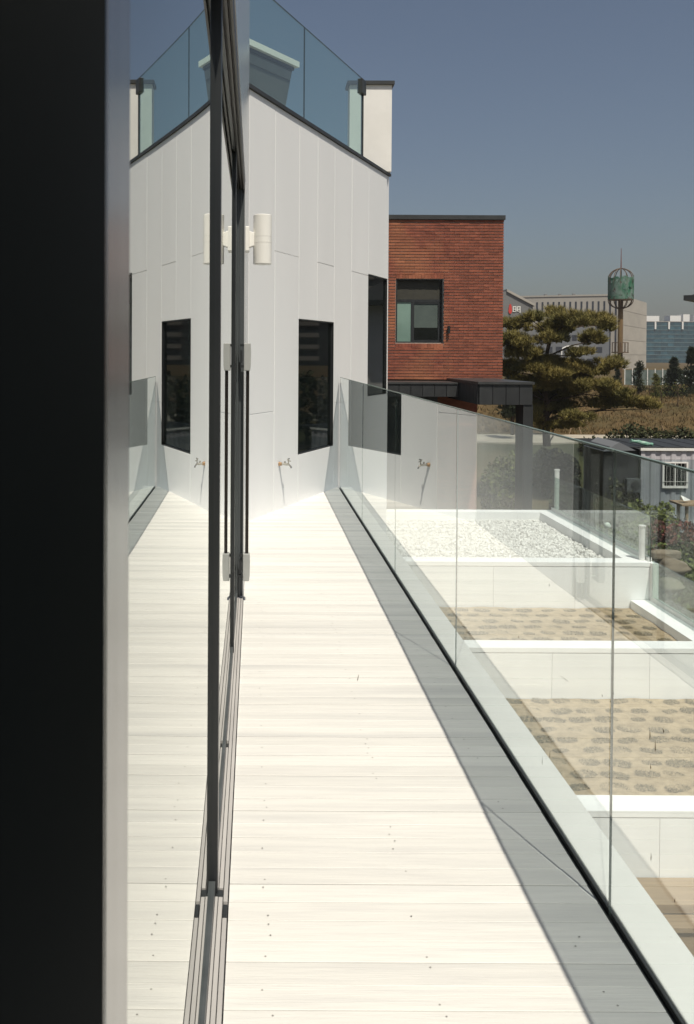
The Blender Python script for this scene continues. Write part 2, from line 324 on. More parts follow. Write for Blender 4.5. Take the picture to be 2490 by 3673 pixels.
# facade plane beside the terrace: upper wall and the short wall past the doors
FX = -.064
B(-.3, FX, -1.5, 2.6, 2.475, 6.2).build('facade_panel', 'gloss_panel', bld)
B(-.3, FX, 2.606, 5.52, 2.475, 6.2).build('facade_panel', 'gloss_panel', bld)
B(-.3, FX, 5.526, 6.66, -.05, 6.2).build('facade_panel', 'gloss_panel', bld)
B(-.3, FX, 6.666, 7.915, -.05, 6.2).build('facade_panel', 'gloss_panel', bld)
B(-.34, FX-.002, 7.917, 7.937, TOP+.04, 6.2).build('corner_trim', 'bronze', bld)
B(-6, -.31, 7.7, 7.91, -.05, 6.2).build('wall', 'white', bld)
# head frame over the sliding doors, with ribs
hf = MB().box(-.30, -.098, -1.4, 5.52, 2.425, 2.47)
for a, b in ((-.068, .0), (-.082, .0), (-.096, .0)): pass
hf.box(-.0745, -.067, -1.4, 5.52, 2.405, 2.47).box(-.090, -.083, -1.4, 5.52, 2.41, 2.47).box(-.083, -.0745, -1.4, 5.52, 2.44, 2.4695).box(-.098, -.09, -1.4, 5.52, 2.435, 2.4695)
hf.build('head_frame', 'bronze', bld)
B(-.30, -.068, 5.44, 5.52, .0, 2.404).build('door_jamb', 'grey_metal', bld)
# floor track with raised ribs
B(-.30, -.064, -1.4, 5.435, -.03, .002).build('floor_track', 'dark_metal', bld)
for x0, x1, z, gap in ((-.0760, -.0655, .012, (2.31, 2.38)), (-.0890, -.0785, .012, (2.40, 2.44)), (-.0980, -.0912, .013, (2.40, 2.44))):
    B(x0, x1, -1.4, gap[0], .002, z).build('track_rib', 'alu', bld)
    if gap[0] > 2.39 and x1 < -.08: B(x0, x1, gap[1], 3.32, .002, z).build('track_rib', 'alu', bld); B(x0, x1, 3.38, 5.43, .002, z).build('track_rib', 'alu', bld)
    else: B(x0, x1, gap[1], 5.43, .002, z).build('track_rib', 'alu', bld)
B(-.0755, -.066, 2.318, 2.372, .002, .009).build('track_block', 'dark_metal', bld); B(-.0975, -.079, 2.403, 2.437, .002, .009).build('track_block', 'dark_metal', bld)
# dark room behind the glass
B(-4, -.31, -1.4, 7.6, -.06, -.01).build('interior_floor', 'interior', bld); B(-4.1, -4.0, -1.4, 7.6, 0, 6.2).build('interior_wall', 'interior', bld)
B(-4, -.31, -1.4, 7.6, 2.5, 2.6).build('interior_ceiling', 'white', bld); B(-4, -.31, -1.5, -1.4, -.05, 6.2).build('interior_wall', 'interior', bld)
# lower body of the terrace: slab edge with the pale ledge outside the glass
B(-5, RX+.1505, -1.5, 10.2, -.5, -.105).build('terrace_slab', 'white', bld)
B(RX+.030, RX+.151, -1.5, 10.06, -.104, -.004).build('ledge', 'white_paint', bld, bevel=.004)
B(-5, RX+.10, -1.5, 10.2, -4.2, -.5).build('lower_wall', 'white', bld)

# ------------------------------------------------------------------ sliding doors
def bowed(y0, y1, z0, z1, x, kk):
    mb = MB(); ny, nz = 30, 10
    for xo in (0, -.008):
        mb.add([(x+xo-kk*(y0+(y1-y0)*j/ny-1.5)**2-.0004*(z0+(z1-z0)*i/nz-1.2)**2, y0+(y1-y0)*j/ny, z0+(z1-z0)*i/nz) for i in range(nz+1) for j in range(ny+1)],
               [(i*(ny+1)+j, i*(ny+1)+j+1, (i+1)*(ny+1)+j+1, (i+1)*(ny+1)+j) for i in range(nz) for j in range(ny)])
    return mb
def leaf(y0, y1, label):
    t = thing('sliding_door', (GX, y0, 0), label, 'sliding door', 'sliding glass doors in a row')
    if y0 < 1: bowed(y0+.03, y1, .045, 2.40, GX, .0027).build('glass_pane', 'door_glass', t, smooth=True); bowed(y0+.03, y1, .046, 2.399, GX-.014, .0027).build('inner_pane', 'door_glass', t, smooth=True)
    else: B(GX-.008, GX, y0+.03, y1, .045, 2.40).build('glass_pane', 'door_glass', t); B(GX-.022, GX-.014, y0+.03, y1, .046, 2.399).build('inner_pane', 'door_glass', t)
    B(GX-.03, GX+.006, y0+.04, y1, .004, .045).build('bottom_rail', 'grey_metal', t)
    B(GX-.03, GX+.006, y0+.04, y1, 2.40, 2.424).build('top_rail', 'dark_metal', t)
    return t
l1 = leaf(.605, 2.415, 'nearest sliding glass door leaf with satin metal edge beside the dark door end')
B(GX-.16, GX+.007, .6075, .718, .0, 2.42).build('stile', 'near_alu', l1, bevel=.003)
B(-.9, GX+.0065, .602, .607, -.02, 2.42).build('door_edge', 'near_dark', l1)
l2 = leaf(2.42, 4.37, 'middle sliding glass door leaf behind the dark full-height stile')
B(GX-.03, GX+.0125, 2.42, 2.475, .003, 2.42).build('stile', 'dark_metal', l2, bevel=.002)
l3 = leaf(4.38, 5.43, 'far sliding glass door leaf carrying the long dark pull bar')
B(GX-.03, GX+.010, 4.38, 4.425, .003, 2.42).build('stile', 'dark_metal', l3, bevel=.002)
MB().box(GX-.03, GX+.007, 5.36, 5.425, .003, 2.42).box(GX+.007, GX+.021, 5.40, 5.425, .003, 2.42).build('stile', 'grey_metal', l3, bevel=.002)
hd = B(-.0535, -.0345, 5.325, 5.345, .20, 1.42).build('pull_bar', 'bar', l3, bevel=.004)
for z0, z1 in ((1.345, 1.505), (.125, .285)):
    p = MB(); y0, y1 = 5.31, 5.36
    p.add([(-.066,y0,z0+.002),(-.03,y0,z0+.002),(-.026,y0,z0+.03),(-.0245,y0,z1-.05),(-.0265,y0,z1),(-.066,y0,z1),
           (-.066,y1,z0+.002),(-.03,y1,z0+.002),(-.026,y1,z0+.03),(-.0245,y1,z1-.05),(-.0265,y1,z1),(-.066,y1,z1)],
          [(5,4,3,2,1,0),(6,7,8,9,10,11)]+[(i,(i+1)%6,(i+1)%6+6,i+6) for i in range(6)])
    br = p.build('bracket', 'handle_grey', hd, bevel=.003)
    MB().box(-.088, -.066, 5.318, 5.35, z0+.02, z0+.035).box(-.088, -.066, 5.318, 5.35, z1-.018, z1-.004).box(-.088, -.074, 5.322, 5.346, z0+.045, z1-.04).build('mounting', 'dark_metal', l3)

# ------------------------------------------------------------------ wall lamp, tap, roof balustrade, roof lantern
lp = at(942, 860, 5.62); LX, LY, LZ = lp.x, 5.62, lp.z
wl = thing('wall_lamp', (FX, LY, LZ), 'cream cylindrical up-and-down wall lamp fixed beside the sliding door', 'wall lamp')
MB().tube([(LX, LY, LZ-.150), (LX, LY, LZ-.147), (LX, LY, LZ+.147), (LX, LY, LZ+.150)], [.052, .056, .056, .052], 32).build('lamp_body', 'lamp', wl)
MB().tube([(LX, LY, LZ+.018), (LX, LY, LZ+.022)], .0568, 32).tube([(LX, LY, LZ-.016), (LX, LY, LZ-.02)], .0568, 32).build('lamp_ring', 'lamp', wl)
MB().hexa([(FX+.024,LY-.03,LZ-.05),(LX-.04,LY-.022,LZ-.035),(LX-.04,LY+.022,LZ-.035),(FX+.024,LY+.03,LZ-.05),(FX+.024,LY-.03,LZ+.05),(LX-.04,LY-.022,LZ+.035),(LX-.04,LY+.022,LZ+.035),(FX+.024,LY+.03,LZ+.05)]).build('lamp_arm', 'lamp', wl, bevel=.003)
B(FX, FX+.024, LY-.055, LY+.055, LZ-.075, LZ+.075).build('back_plate', 'lamp', wl, bevel=.004)

fs = (8.55-7.925)/cos(ANG); fz = .425
tap = thing('garden_tap', W(fs, 0, fz), 'small chrome garden tap with brass flange low on the white slanting wall', 'tap')
MB().tube([W(fs,.001,fz), W(fs,.012,fz), W(fs,.03,fz)], [.021, .018, .014], 14).build('flange', 'brass', tap, smooth=False)
MB().tube([W(fs,.03,fz), W(fs,.075,fz), W(fs,.085,fz)], [.010, .012, .011], 12).tube([W(fs,.058,fz), W(fs,.058,fz+.028)], .008, 10).build('body', 'chrome', tap)
MB().tube([W(fs,.08,fz), W(fs,.102,fz-.004), W(fs,.118,fz-.02), W(fs,.122,fz-.034)], [.009,.009,.008,.0085], 10).build('spout', 'chrome', tap)
MB().tube([W(fs,.095,fz+.0), W(fs,.095,fz+.045)], .006, 8).tube([W(fs-.02,.095,fz+.05), W(fs+.02,.095,fz+.05)], .007, 8).tube([W(fs,.085,fz+.036), W(fs,.118,fz+.030)], .005, 8).build('handle', 'chrome', tap)

rb = thing('roof_balustrade', W(1.7, 0, TOP), 'frameless blue-green glass balustrade standing on the roof edge of the white building', 'balustrade')
for a, b in ((-1.3, 1.50), (1.50, 3.375)):
    o = MB(); wbox(o, a+.003, b-.003, -.10, -.088, TOP+.036, 4.735); g = o.build('glass_panel', 'roof_glass', rb)
    o = MB(); wbox(o, a+.003, b-.003, -.1003, -.0877, 4.736, 4.742); o.build('glass_rim', 'glass_edge', g)
    o = MB(); wbox(o, b-.0025, b-.0005, -.101, -.087, TOP+.036, 4.735); o.build('panel_edge', 'glass_edge', g)
o = MB(); wbox(o, 3.376, 3.405, -.106, -.082, TOP+.036, 4.56); o.build('end_post', 'coping', rb)
o = MB(); wbox(o, 3.285, 3.435, -.125, -.06, 4.55, 4.72); o.build('bracket', 'coping', rb, bevel=.004)

# roof lantern: flared box with a pale roof plate
c1 = at(1066, 240, 14.0); dl = Vector((sin(radians(36.3)), cos(radians(36.3)), 0)); dn = Vector((dl.y, -dl.x, 0))
zt = at(1066, 240, 14.0).z; zb = TOP+.0
lan = thing('roof_lantern', (c1.x-1, 13.0, TOP), 'flared grey rooftop lantern with pale roof plate behind the glass balustrade', 'roof lantern')
LA = Vector((c1.x, 14.0, 0))
def Lp(s, n, z): return LA+dl*s+dn*n+Vector((0,0,z))
def lbox(mb, s0, s1, n0, n1, z0, z1, k0=0, k1=0):
    return mb.hexa([Lp(s0+k0,n0,z0),Lp(s0+k0,n1-abs(k0),z0),Lp(s1-k0,n1-abs(k0),z0),Lp(s1-k0,n0,z0),Lp(s0,n0,z1),Lp(s0,n1,z1),Lp(s1,n1,z1),Lp(s1,n0,z1)])
lbox(MB(), -3.6, .02, -2.4, .03, zt-.01, zt+.075).build('roof_plate', 'white_paint', lan)
lbox(MB(), -3.53, -.035, -2.3, -.03, zt-.06, zt-.012).build('cornice', 'coping', lan)
H = zt-.062-zb
lbox(MB(), -3.5, -.06, -2.2, -.05, zb, zt-.062, .26).build('body', 'lantern_panel', lan)
def slab_on_face(s0, s1, a0, a1, th):
    """thin frame piece on the sloping front face; a0,a1 = 0..1 up the face"""
    def P(s, a, d): return Lp(s, -.05-.26*(1-a)+d, zb+H*a)
    return [P(s0,a0,.001),P(s0,a0,th),P(s1,a0,th),P(s1,a0,.001),P(s0,a1,.001),P(s0,a1,th),P(s1,a1,th),P(s1,a1,.001)]
for s0, s1, a0, a1 in ((-.40,-.28,.0,1),(-1.52,-1.47,0,1)): pass
MB().hexa(slab_on_face(-3.3,-.10,.925,.985,.012)).hexa(slab_on_face(-1.56,-1.52,.13,.92,.012)).build('frame', 'grey_frame', lan)
MB().hexa(slab_on_face(-1.38,-1.20,.3,.78,.012)).build('pane', 'green_pane', lan); MB().hexa(slab_on_face(-1.48,-1.43,.35,.8,.012)).build('pane', 'green_pane', lan)
MB().hexa(slab_on_face(-1.36,-1.20,.80,.89,.05)).build('vent_hood', 'coping', lan)

# ------------------------------------------------------------------ stepped planter beds beside the terrace
XI, XO, XL = 4.70, 5.0, RX+.16
def planter(label, y0, y1, ztop, zsoil, zlow, xl):
    t = thing('planter_bed', (XI, y0, zlow), label, 'planter', 'stepped planter beds')
    # front wall with a thin shadow joint under its top slab, right parapet, back parapet
    B(xl, XO, y0, y0+.25, ztop-.055, ztop).build('front_cap', 'white', t, bevel=.004)
    xs = xl; n = 0
    while xs < XO-.01:
        xe = min(XO-.004, xs+1.02); B(xs+.002, xe-.002, y0+.003, y0+.25, zlow, ztop-.062).build('front_panel', 'white', t); xs += 1.02
    B(xl, XO-.004, y0+.02, y0+.248, ztop-.0625, ztop-.0545).build('cap_joint', 'coping', t)
    B(XI, XO, y0+.251, y1, zlow, ztop).build('side_parapet', 'white', t, bevel=.004)
    return t
p1 = planter('upper planter bed filled with white gravel at the foot of the white building', 11.45, 15.35, -1.13, -1.2, -1.75, .95)
B(.95, XO, 15.1, 15.35, -1.75, -1.131).build('back_parapet', 'white', p1)
B(.95, XI, 11.7, 15.1, -1.7, -1.27).build('gravel_bed', 'gravel_base', p1)
p2 = planter('middle planter bed of sandy soil with dry turf plugs below the gravel bed', 9.55, 11.44, -1.60, -1.70, -2.2, XL)
p3 = planter('lower planter bed of sandy soil with dry turf plugs nearest the timber', 6.98, 9.54, -2.03, -2.13, -4.0, XL)
def soil(y0, y1, z, p):
    grid_mesh(XL, XI-.002, y0, y1, 50, 26, lambda x, y: z+.005*sin(x*9+y*5)+.004*sin(x*3-y*11)+.003*sin(23*x+17*y)).build('soil', 'soil', p, smooth=True)
soil(9.80, 11.44, -1.70, p2); soil(7.23, 9.54, -2.13, p3)
# pebbles
pb = MB(); ico = bmesh.new(); bmesh.ops.create_icosphere(ico, subdivisions=1, radius=1); iv = [v.co.copy() for v in ico.verts]; jf = [tuple(v.index for v in f.verts) for f in ico.faces]; ico.free()
for i in range(10500):
    x, y = random.uniform(1.6, XI-.03), random.uniform(11.72, 15.07); r = random.uniform(.009, .018); q = Matrix.Rotation(random.uniform(0, 6.3), 3, 'Z')
    sx, sy, sz = r*random.uniform(.8, 1.5), r*random.uniform(.7, 1.1), r*random.uniform(.5, .8)
    pb.add([q @ Vector((v.x*sx, v.y*sy, v.z*sz))+Vector((x, y, -1.262+random.uniform(0, .02))) for v in iv], jf)
tag(pb.build('white_gravel', 'pebble'), 'white pebbles spread over the upper planter bed', None, None, 'stuff')
# dry turf plugs, one object each
def tuft():
    mb = MB(); rr = random.Random(3)
    for k in range(230):
        a = rr.uniform(0, 6.28); d = math.sqrt(rr.random()); x, y = max(-.085, min(.085, .12*d*cos(a))), max(-.068, min(.068, .095*d*sin(a))); an = rr.uniform(0, 6.28)
        l, h = rr.uniform(.015, .04), rr.uniform(.004, .02); wv = Vector((-sin(an), cos(an), 0))*.004; b = Vector((x, y, -.006)); tpt = b+Vector((cos(an)*l, sin(an)*l, h+.006))
        mb.add([b-wv, b+wv, tpt], [(0, 1, 2)])
    return mb
tf = None
ORD = ['first', 'second', 'third', 'fourth', 'fifth', 'sixth', 'seventh', 'eighth', 'ninth', 'tenth']
for y0, y1, z, bed in ((9.90, 11.42, -1.695, 'middle'), (7.33, 9.50, -2.125, 'lower')):
    j = 0; y = y0
    while y < y1:
        x = XL+.12+(.135 if j % 2 else 0)
        while x < XI-.10:
            if tf is None: o = tf = tuft().build('turf_plug', 'dry_grass')
            else: o = tf.copy(); COL.objects.link(o)
            o.location = (x+random.uniform(-.03, .03), y+random.uniform(-.02, .02), z); o.rotation_euler = (0, 0, random.uniform(-.4, .4)+(pi if random.random() < .5 else 0))
            s = random.uniform(.62, 1.0); o.scale = (s*random.uniform(1.0, 1.3), s*random.uniform(.75, 1.05), s*.8)
            tag(o, 'dry turf plug in the %s row from the front wall of the %s soil bed' % (ORD[j], bed), 'turf plug', 'turf plugs in the %s row of the %s bed' % (ORD[j], bed)); x += .27
        y += .235; j += 1
# white pipes on the gravel bed's parapet
def pipe(px, py, Y, h, label):
    b = at(px, py, Y); t = thing('vent_pipe', (b.x, Y, -1.13), label, 'vent pipe', 'white pipes on the gravel bed parapet')
    MB().tube([(b.x, Y, -1.128), (b.x, Y, -1.13+h)], .038, 16).build('pipe', 'white_paint', t)
    MB().tube([(b.x, Y, -1.129+h), (b.x, Y, -1.11+h)], .046, 16).build('cap', 'white_paint', t)
pipe(1997, 1838, 15.2, .68, 'taller white vent pipe at the far corner of the gravel bed')
pipe(2303, 2000, 11.6, .42, 'shorter white vent pipe at the near corner of the gravel bed')
# lower glass balustrades outside the planter beds
def low_rail(segs, x, z0, z1, label):
    t = thing('lower_balustrade', (x, segs[0], z0), label, 'balustrade', 'glass balustrades outside the planter beds')
    for a, b in zip(segs, segs[1:]):
        g = B(x, x+.012, a+.004, b-.004, z0, z1).build('glass_panel', 'low_glass', t)
        MB().box(x-.0005, x+.0125, a+.0005, a+.0035, z0, z1).build('panel_edge', 'glass_edge', g)
    B(x-.014, x-.002, segs[0], segs[-1], z0, z0+.05).build('base_channel', 'white_paint', t); B(x+.014, x+.026, segs[0], segs[-1], z0, z0+.05).build('base_channel', 'white_paint', t)
low_rail([11.5, 13.4, 15.3], XO-.04, -1.13, -.56, 'low glass balustrade along the outer edge of the gravel bed')
low_rail([5.6, 7.5, 9.45, 11.42], XO-.04, -1.60, -1.10, 'low glass balustrade along the outer edge of the soil beds')
B(XO-.055, XO+.03, 11.40, 11.449, -1.6, -1.135).build('corner_plate', 'white_paint', p2)

# timber bench and pallet down at the lower right
bz = -2.54
tb = thing('timber_bench', (3.4, 6.5, -4.0), 'raw timber bench frame against the lowest planter wall', 'bench')
B(2.6, 4.6, 6.62, 6.97, bz-.06, bz).build('seat_board', 'wood', tb); B(2.6, 4.6, 6.45, 6.61, bz-.10, bz-.065).build('seat_board', 'wood', tb)
B(2.6, 4.6, 6.34, 6.40, bz-.45, bz-.35).build('rail', 'wood', tb)
for x in (2.62, 3.30, 3.96, 4.5): B(x, x+.09, 6.40, 6.46, -4.0, bz-.07).build('leg', 'wood', tb)
for k in range(6): B(2.7+.3*k, 2.98+.3*k, 6.47, 6.50, bz-.45, bz-.12).build('back_board', 'wood', tb)
B(1.0, 5, 2, 6.97, -4.1, -3.95).build('lower_terrace', 'wood'); bpy.data.objects['lower_terrace']['kind'] = 'structure'

# ------------------------------------------------------------------ brick building
YB = 21.0; brk = thing('brick_building', (4, YB, -4), 'red brick building with dark coping and one large window beyond the white wall', 'building')
bx0, bx1 = 2.4, at(1806, 1000, YB).x; bz1, bz0 = at(1600, 788, YB).z, at(1600, 1362, YB).z
wx0, wx1 = at(1420, 1100, YB).x, at(1591, 1100, YB).x; wz1, wz0 = at(1500, 1001, YB).z, at(1500, 1230, YB).z
bk = MB()
for a, b, c, d in ((bx0, wx0, bz0, bz1), (wx0, wx1, bz0, wz0), (wx0, wx1, wz1, bz1), (wx1, bx1-.012, bz0, bz1)): bk.box(a, b, YB+.012, YB+.35, c, d)
bk.build('wall', 'mortar', brk)
B(bx0, bx1-.013, YB+.351, YB+9, bz0, bz1).build('wall', 'mortar', brk)
B(bx0, bx1-.45, YB+.5, YB+8.9, -4.2, bz0-.002).build('lower_wall', 'brick', brk)
B(bx0, bx1+.025, YB-.05, YB+9, bz1+.002, bz1+.10).build('coping', 'coping', brk)
ch = (bz1-bz0)/55; bl = .225; bricks = []
for r in range(55):
    z = bz0+r*ch; x = bx1-(bl*.5 if r % 2 else 0)-bl
    xs = [(x+k*-bl, x+k*-bl+bl) for k in range(-1, 16)]
    for a, b in xs:
        b = min(b, bx1)
        if b-a < .03 or b < 2.75: continue
        zc = z+ch/2
        if wz0-.14 < zc < wz1+.12:
            if a < wx1 and b > wx1: a = wx1+.004
            elif a < wx0 and b > wx0: b = wx0-.004
            elif a >= wx0 and b <= wx1: continue
            if b-a < .02: continue
        bricks.append((a, b, z, z+ch))
for k in range(15):      # soldier courses over and under the window
    a = wx0+(wx1-wx0)*k/15; b = wx0+(wx1-wx0)*(k+1)/15
    bricks.append((a, b, wz1+.002, wz1+.115)); bricks.append((a, b, wz0-.135, wz0-.004))
bricks.sort(key=lambda q: -(q[0]+.02*q[2]))
tj = MB(); meshes = {}
for i, (a, b, c, d) in enumerate(bricks):
    g = .0085; w_, h_ = round(b-a-.0035, 3), round(d-c-g*2, 3); out = random.choice((0, 0, .004, .006))
    if i < 300:
        key = (w_, h_)
        if key not in meshes: meshes[key] = B(0, w_, 0, .03, 0, h_).build('brick', 'brick', brk); o = meshes[key]
        else: o = meshes[key].copy(); COL.objects.link(o)
        if o.data.users == 1: o.data.transform(Matrix.Translation(Vector(brk['origin'])))
        o.location = Vector((a+.0018, YB-.006-out, c+g))-Vector(brk['origin'])
    else: tj.box(a+.0018, a+.0018+w_, YB-.006-out, YB+.024, c+g, c+g+h_)
tag(tj.build('brickwork', 'brick', brk), kind='stuff')
# window
f = .035; yw = YB+.10
wf = MB().box(wx0, wx0+f, YB+.02, yw+.06, wz0, wz1).box(wx1-f, wx1, YB+.0, yw+.06, wz0, wz1).box(wx0+f, wx1-f, YB+.02, yw+.06, wz1-f*.6, wz1).box(wx0+f, wx1-f, YB+.02, yw+.06, wz0, wz0+.03)
zm = wz0+(wz1-wz0)*.67; xm = wx0+(wx1-wx0)*.37
wf.box(wx0+f, wx1-f, yw, yw+.05, zm-.04, zm+.02).box(xm-.035, xm+.035, yw, yw+.05, wz0+.03, zm-.04).box(xm+.035, wx1-f, yw+.003, yw+.047, zm-.075, zm-.041).box(wx1-f-.07, wx1-f, yw+.003, yw+.047, wz0+.03, zm-.076).box(xm+.036, wx1-f-.071, yw+.003, yw+.047, wz0+.03, wz0+.07)
win = wf.build('window', 'dark_metal', brk)
B(wx0+f, wx1-f, yw+.01, yw+.03, zm+.021, wz1-f*.6).build('upper_blind', 'blind', win)
B(wx0+f, xm-.036, yw+.02, yw+.03, wz0+.031, zm-.041).build('pane', 'green_pane', win)
B(xm+.036, wx1-f-.071, yw+.026, yw+.034, wz0+.071, zm-.076).build('pane', 'dark_glass', win)
B(xm+.036, wx1-f-.072, yw+.02, yw+.025, wz0+(zm-wz0)*.36, zm-.077).build('roller_blind', 'blind_grey', win)
lw = at(1608, 1183, YB); bw = thing('small_wall_lamp', (lw.x, YB, lw.z), 'small black lamp on the brick wall right of the window', 'wall lamp')
MB().tube([(lw.x, YB-.07, lw.z-.085), (lw.x, YB-.07, lw.z+.085)], .032, 14).build('lamp_body', 'black', bw); B(lw.x-.02, lw.x+.02, YB-.05, YB-.008, lw.z-.02, lw.z+.05).build('bracket', 'black', bw)
# black entrance canopy in front of it
can = thing('entrance_canopy', (5, 19, -4), 'black metal entrance canopy on a thick square post under the brick wall', 'canopy')
q0, q1 = at(1720, 1375, 18.0), at(1911, 1453, 18.0)
B(q0.x, q1.x, 18.03, 20.95, q1.z, q0.z-.02).build('canopy_box', 'black_zinc', can)
B(q0.x-.03, q1.x+.03, 17.97, 20.96, q0.z-.018, q0.z+.03).build('canopy_edge', 'coping', can)
nx = 4
for k in range(nx):
    a = q0.x+(q1.x-q0.x)*k/nx; b = q0.x+(q1.x-q0.x)*(k+1)/nx; B(a+.006, b-.006, 18.0, 18.028, q1.z+.005, q0.z-.03).build('fascia_panel', 'black_zinc', can)
for k in range(6): B(q0.x-.022, q0.x-.002, 18.06+k*.32, 18.06+k*.32+.31, q1.z+.005, q0.z-.03).build('fascia_panel', 'black_zinc', can)
r0, r1 = at(1390, 1374, 19.72), at(1650, 1424, 19.72)
B(2.6, q0.x-.025, 19.75, 20.95, r1.z, r0.z-.02).build('canopy_box', 'black_zinc', can)
B(2.6, q0.x-.035, 19.70, 20.95, r0.z-.018, r0.z+.02).build('canopy_edge', 'coping', can)
for k in range(7):
    a = q0.x-.03-(k+1)*.255; B(a+.006, a+.249, 19.72, 19.748, r1.z+.004, r0.z-.03).build('fascia_panel', 'black_zinc', can)
s0, s1 = at(1878, 1500, 18.0).x, at(1913, 1500, 18.0).x
B(s0, s1, 18.02, 18.55, -4.2, q1.z-.002).build('post', 'black_zinc', can)
B(bx0, 4.05, 20.4, 20.9, -4.2, r1.z-.002).build('entrance_wall', 'black_zinc', can)

# dark eave of a neighbour's roof at the right edge
e0 = at(2452, 1062, 34.0)
hs_ = thing('neighbour_house', (e0.x+3, 35, -4), 'dark roof corner of a neighbouring house showing at the right edge', 'house')
hu = Vector((.8, 1, 0)).normalized(); hv = Vector((1, -.8, 0)).normalized(); HE = Vector((e0.x, 34.0, e0.z))
def hp(a, b, z): return HE+hu*a+hv*b+Vector((0, 0, z))
def hbox(a0, a1, b0, b1, z0, z1): return MB().hexa([hp(a0,b0,z0), hp(a0,b1,z0), hp(a1,b1,z0), hp(a1,b0,z0), hp(a0,b0,z1), hp(a0,b1,z1), hp(a1,b1,z1), hp(a1,b0,z1)])
hbox(0, 7, 0, 6, -.16, .03).build('eave', 'coping', hs_)
MB().add([hp(.2,.2,.031), hp(.2,5.8,.031), hp(6.8,5.8,.031), hp(6.8,.2,.031), hp(2.6,3,1.5), hp(4.4,3,1.5)], [(0,1,4),(1,2,5,4),(2,3,5),(3,0,4,5)]).build('roof', 'coping', hs_)
hbox(.9, 6.2, .9, 5.2, -4.2-e0.z, -.161).build('wall', 'white', hs_)

# ------------------------------------------------------------------ foliage builders
def blades(mb, c, n, R, l0, l1, wd, upb=.5, rnd=random):
    for _ in range(n):
        while True:
            p = Vector((rnd.uniform(-1,1), rnd.uniform(-1,1), rnd.uniform(-1,1)))
            if p.length <= 1: break
        o = Vector((p.x*R[0], p.y*R[1], p.z*R[2]))+Vector(c)
        d = Vector((rnd.gauss(0,1), rnd.gauss(0,1), rnd.gauss(upb,1))).normalized(); s = d.orthogonal().normalized(); s = Matrix.Rotation(rnd.uniform(0, 6.28), 3, d) @ s
        l = rnd.uniform(l0, l1); mb.add([o-s*wd, o+s*wd, o+d*l], [(0, 1, 2)])
def tufts(mb, c, n, R, l, wd, k=6, rnd=random, shell=.35):
    """needle tufts: fans of thin blades rising from points spread through a flat cushion"""
    for _ in range(n):
        while True:
            p = Vector((rnd.uniform(-1,1), rnd.uniform(-1,1), rnd.uniform(-1,1)))
            if shell < p.length <= 1: break
        o = Vector((p.x*R[0], p.y*R[1], p.z*R[2]))+Vector(c)
        ax = Vector((p.x*.5+rnd.gauss(0,.3), p.y*.5+rnd.gauss(0,.3), .75)).normalized()
        for _k in range(k):
            d = (ax+Vector((rnd.gauss(0,.5), rnd.gauss(0,.5), rnd.gauss(0,.35)))).normalized(); s = d.orthogonal().normalized(); s = Matrix.Rotation(rnd.uniform(0,6.28), 3, d) @ s
            ll = l*rnd.uniform(.7,1.25); mb.add([o-s*wd, o+s*wd, o+d*ll], [(0,1,2)])
def leaves(mb, c, n, R, sz, rnd=random, shell=.5):
    for _ in range(n):
        while True:
            p = Vector((rnd.uniform(-1,1), rnd.uniform(-1,1), rnd.uniform(-1,1)))
            if shell < p.length <= 1: break
        o = Vector((p.x*R[0], p.y*R[1], p.z*R[2]))+Vector(c); d = Vector((rnd.gauss(0,1),rnd.gauss(0,1),rnd.gauss(.3,1))).normalized(); s = d.orthogonal().normalized(); s = Matrix.Rotation(rnd.uniform(0,6.28),3,d) @ s; l = sz*rnd.uniform(.6,1.3)
        mb.add([o-s*l*.5, o+d*l*.6, o+s*l*.5, o-d*l*.6], [(0,1,2,3)])

dg = MB(); rg = random.Random(77)
for _ in range(9000):
    y = 49+26*rg.random()**1.4; x = rg.uniform(.22*y, .52*y); c = Vector((x, y, hill_h(x, y)-.02))
    for k in range(3):
        a = rg.uniform(0, 6.28); wv = Vector((-sin(a), cos(a), 0))*.02; dg.add([c-wv, c+wv, c+Vector((rg.gauss(0,.09), rg.gauss(0,.09), rg.uniform(.10,.28)))], [(0,1,2)])
MT['straw'] = mat('dry_straw', (.17, .115, .052), (.09, .07, .034), .5, rough=.8, spec=.1, island=.4)
tag(dg.build('dry_grass', 'straw'), kind='stuff')
# the big garden pine: layered cushions on a leaning trunk
PY = 35.0
tr = thing('pine_tree', at(1962, 1585, PY), 'broad layered pine tree with yellow-green needles beside the brick building', 'pine tree')
cush = [(1850,1165,50,34),(1905,1140,34,24),(1972,1126,48,26),(2048,1150,62,30),(2130,1150,60,30),(2185,1160,42,26),(1845,1225,58,34),(1985,1178,60,30),(2128,1213,46,30),(1880,1262,70,34),(1975,1215,50,26),(2005,1168,40,24),
        (1835,1320,50,42),(1930,1318,84,36),(2030,1322,90,34),(2115,1332,84,30),(2185,1305,48,28),(2015,1395,112,40),(1945,1380,76,40),(2120,1392,92,32),(2215,1420,72,24),(2290,1450,60,18),(2330,1462,36,14),(1890,1440,44,40),(2005,1465,92,26),(1985,1528,60,20),(2070,1495,56,16),(1850,1400,52,40),(2165,1445,70,22),(1960,1430,84,30),(1925,1490,50,26),(2030,1520,70,20),(1990,1345,70,30),(1950,1300,60,26),(1900,1370,54,30),(2070,1270,40,18),(2060,1360,70,26)]
cr = MB(); rp = random.Random(11); pts = []
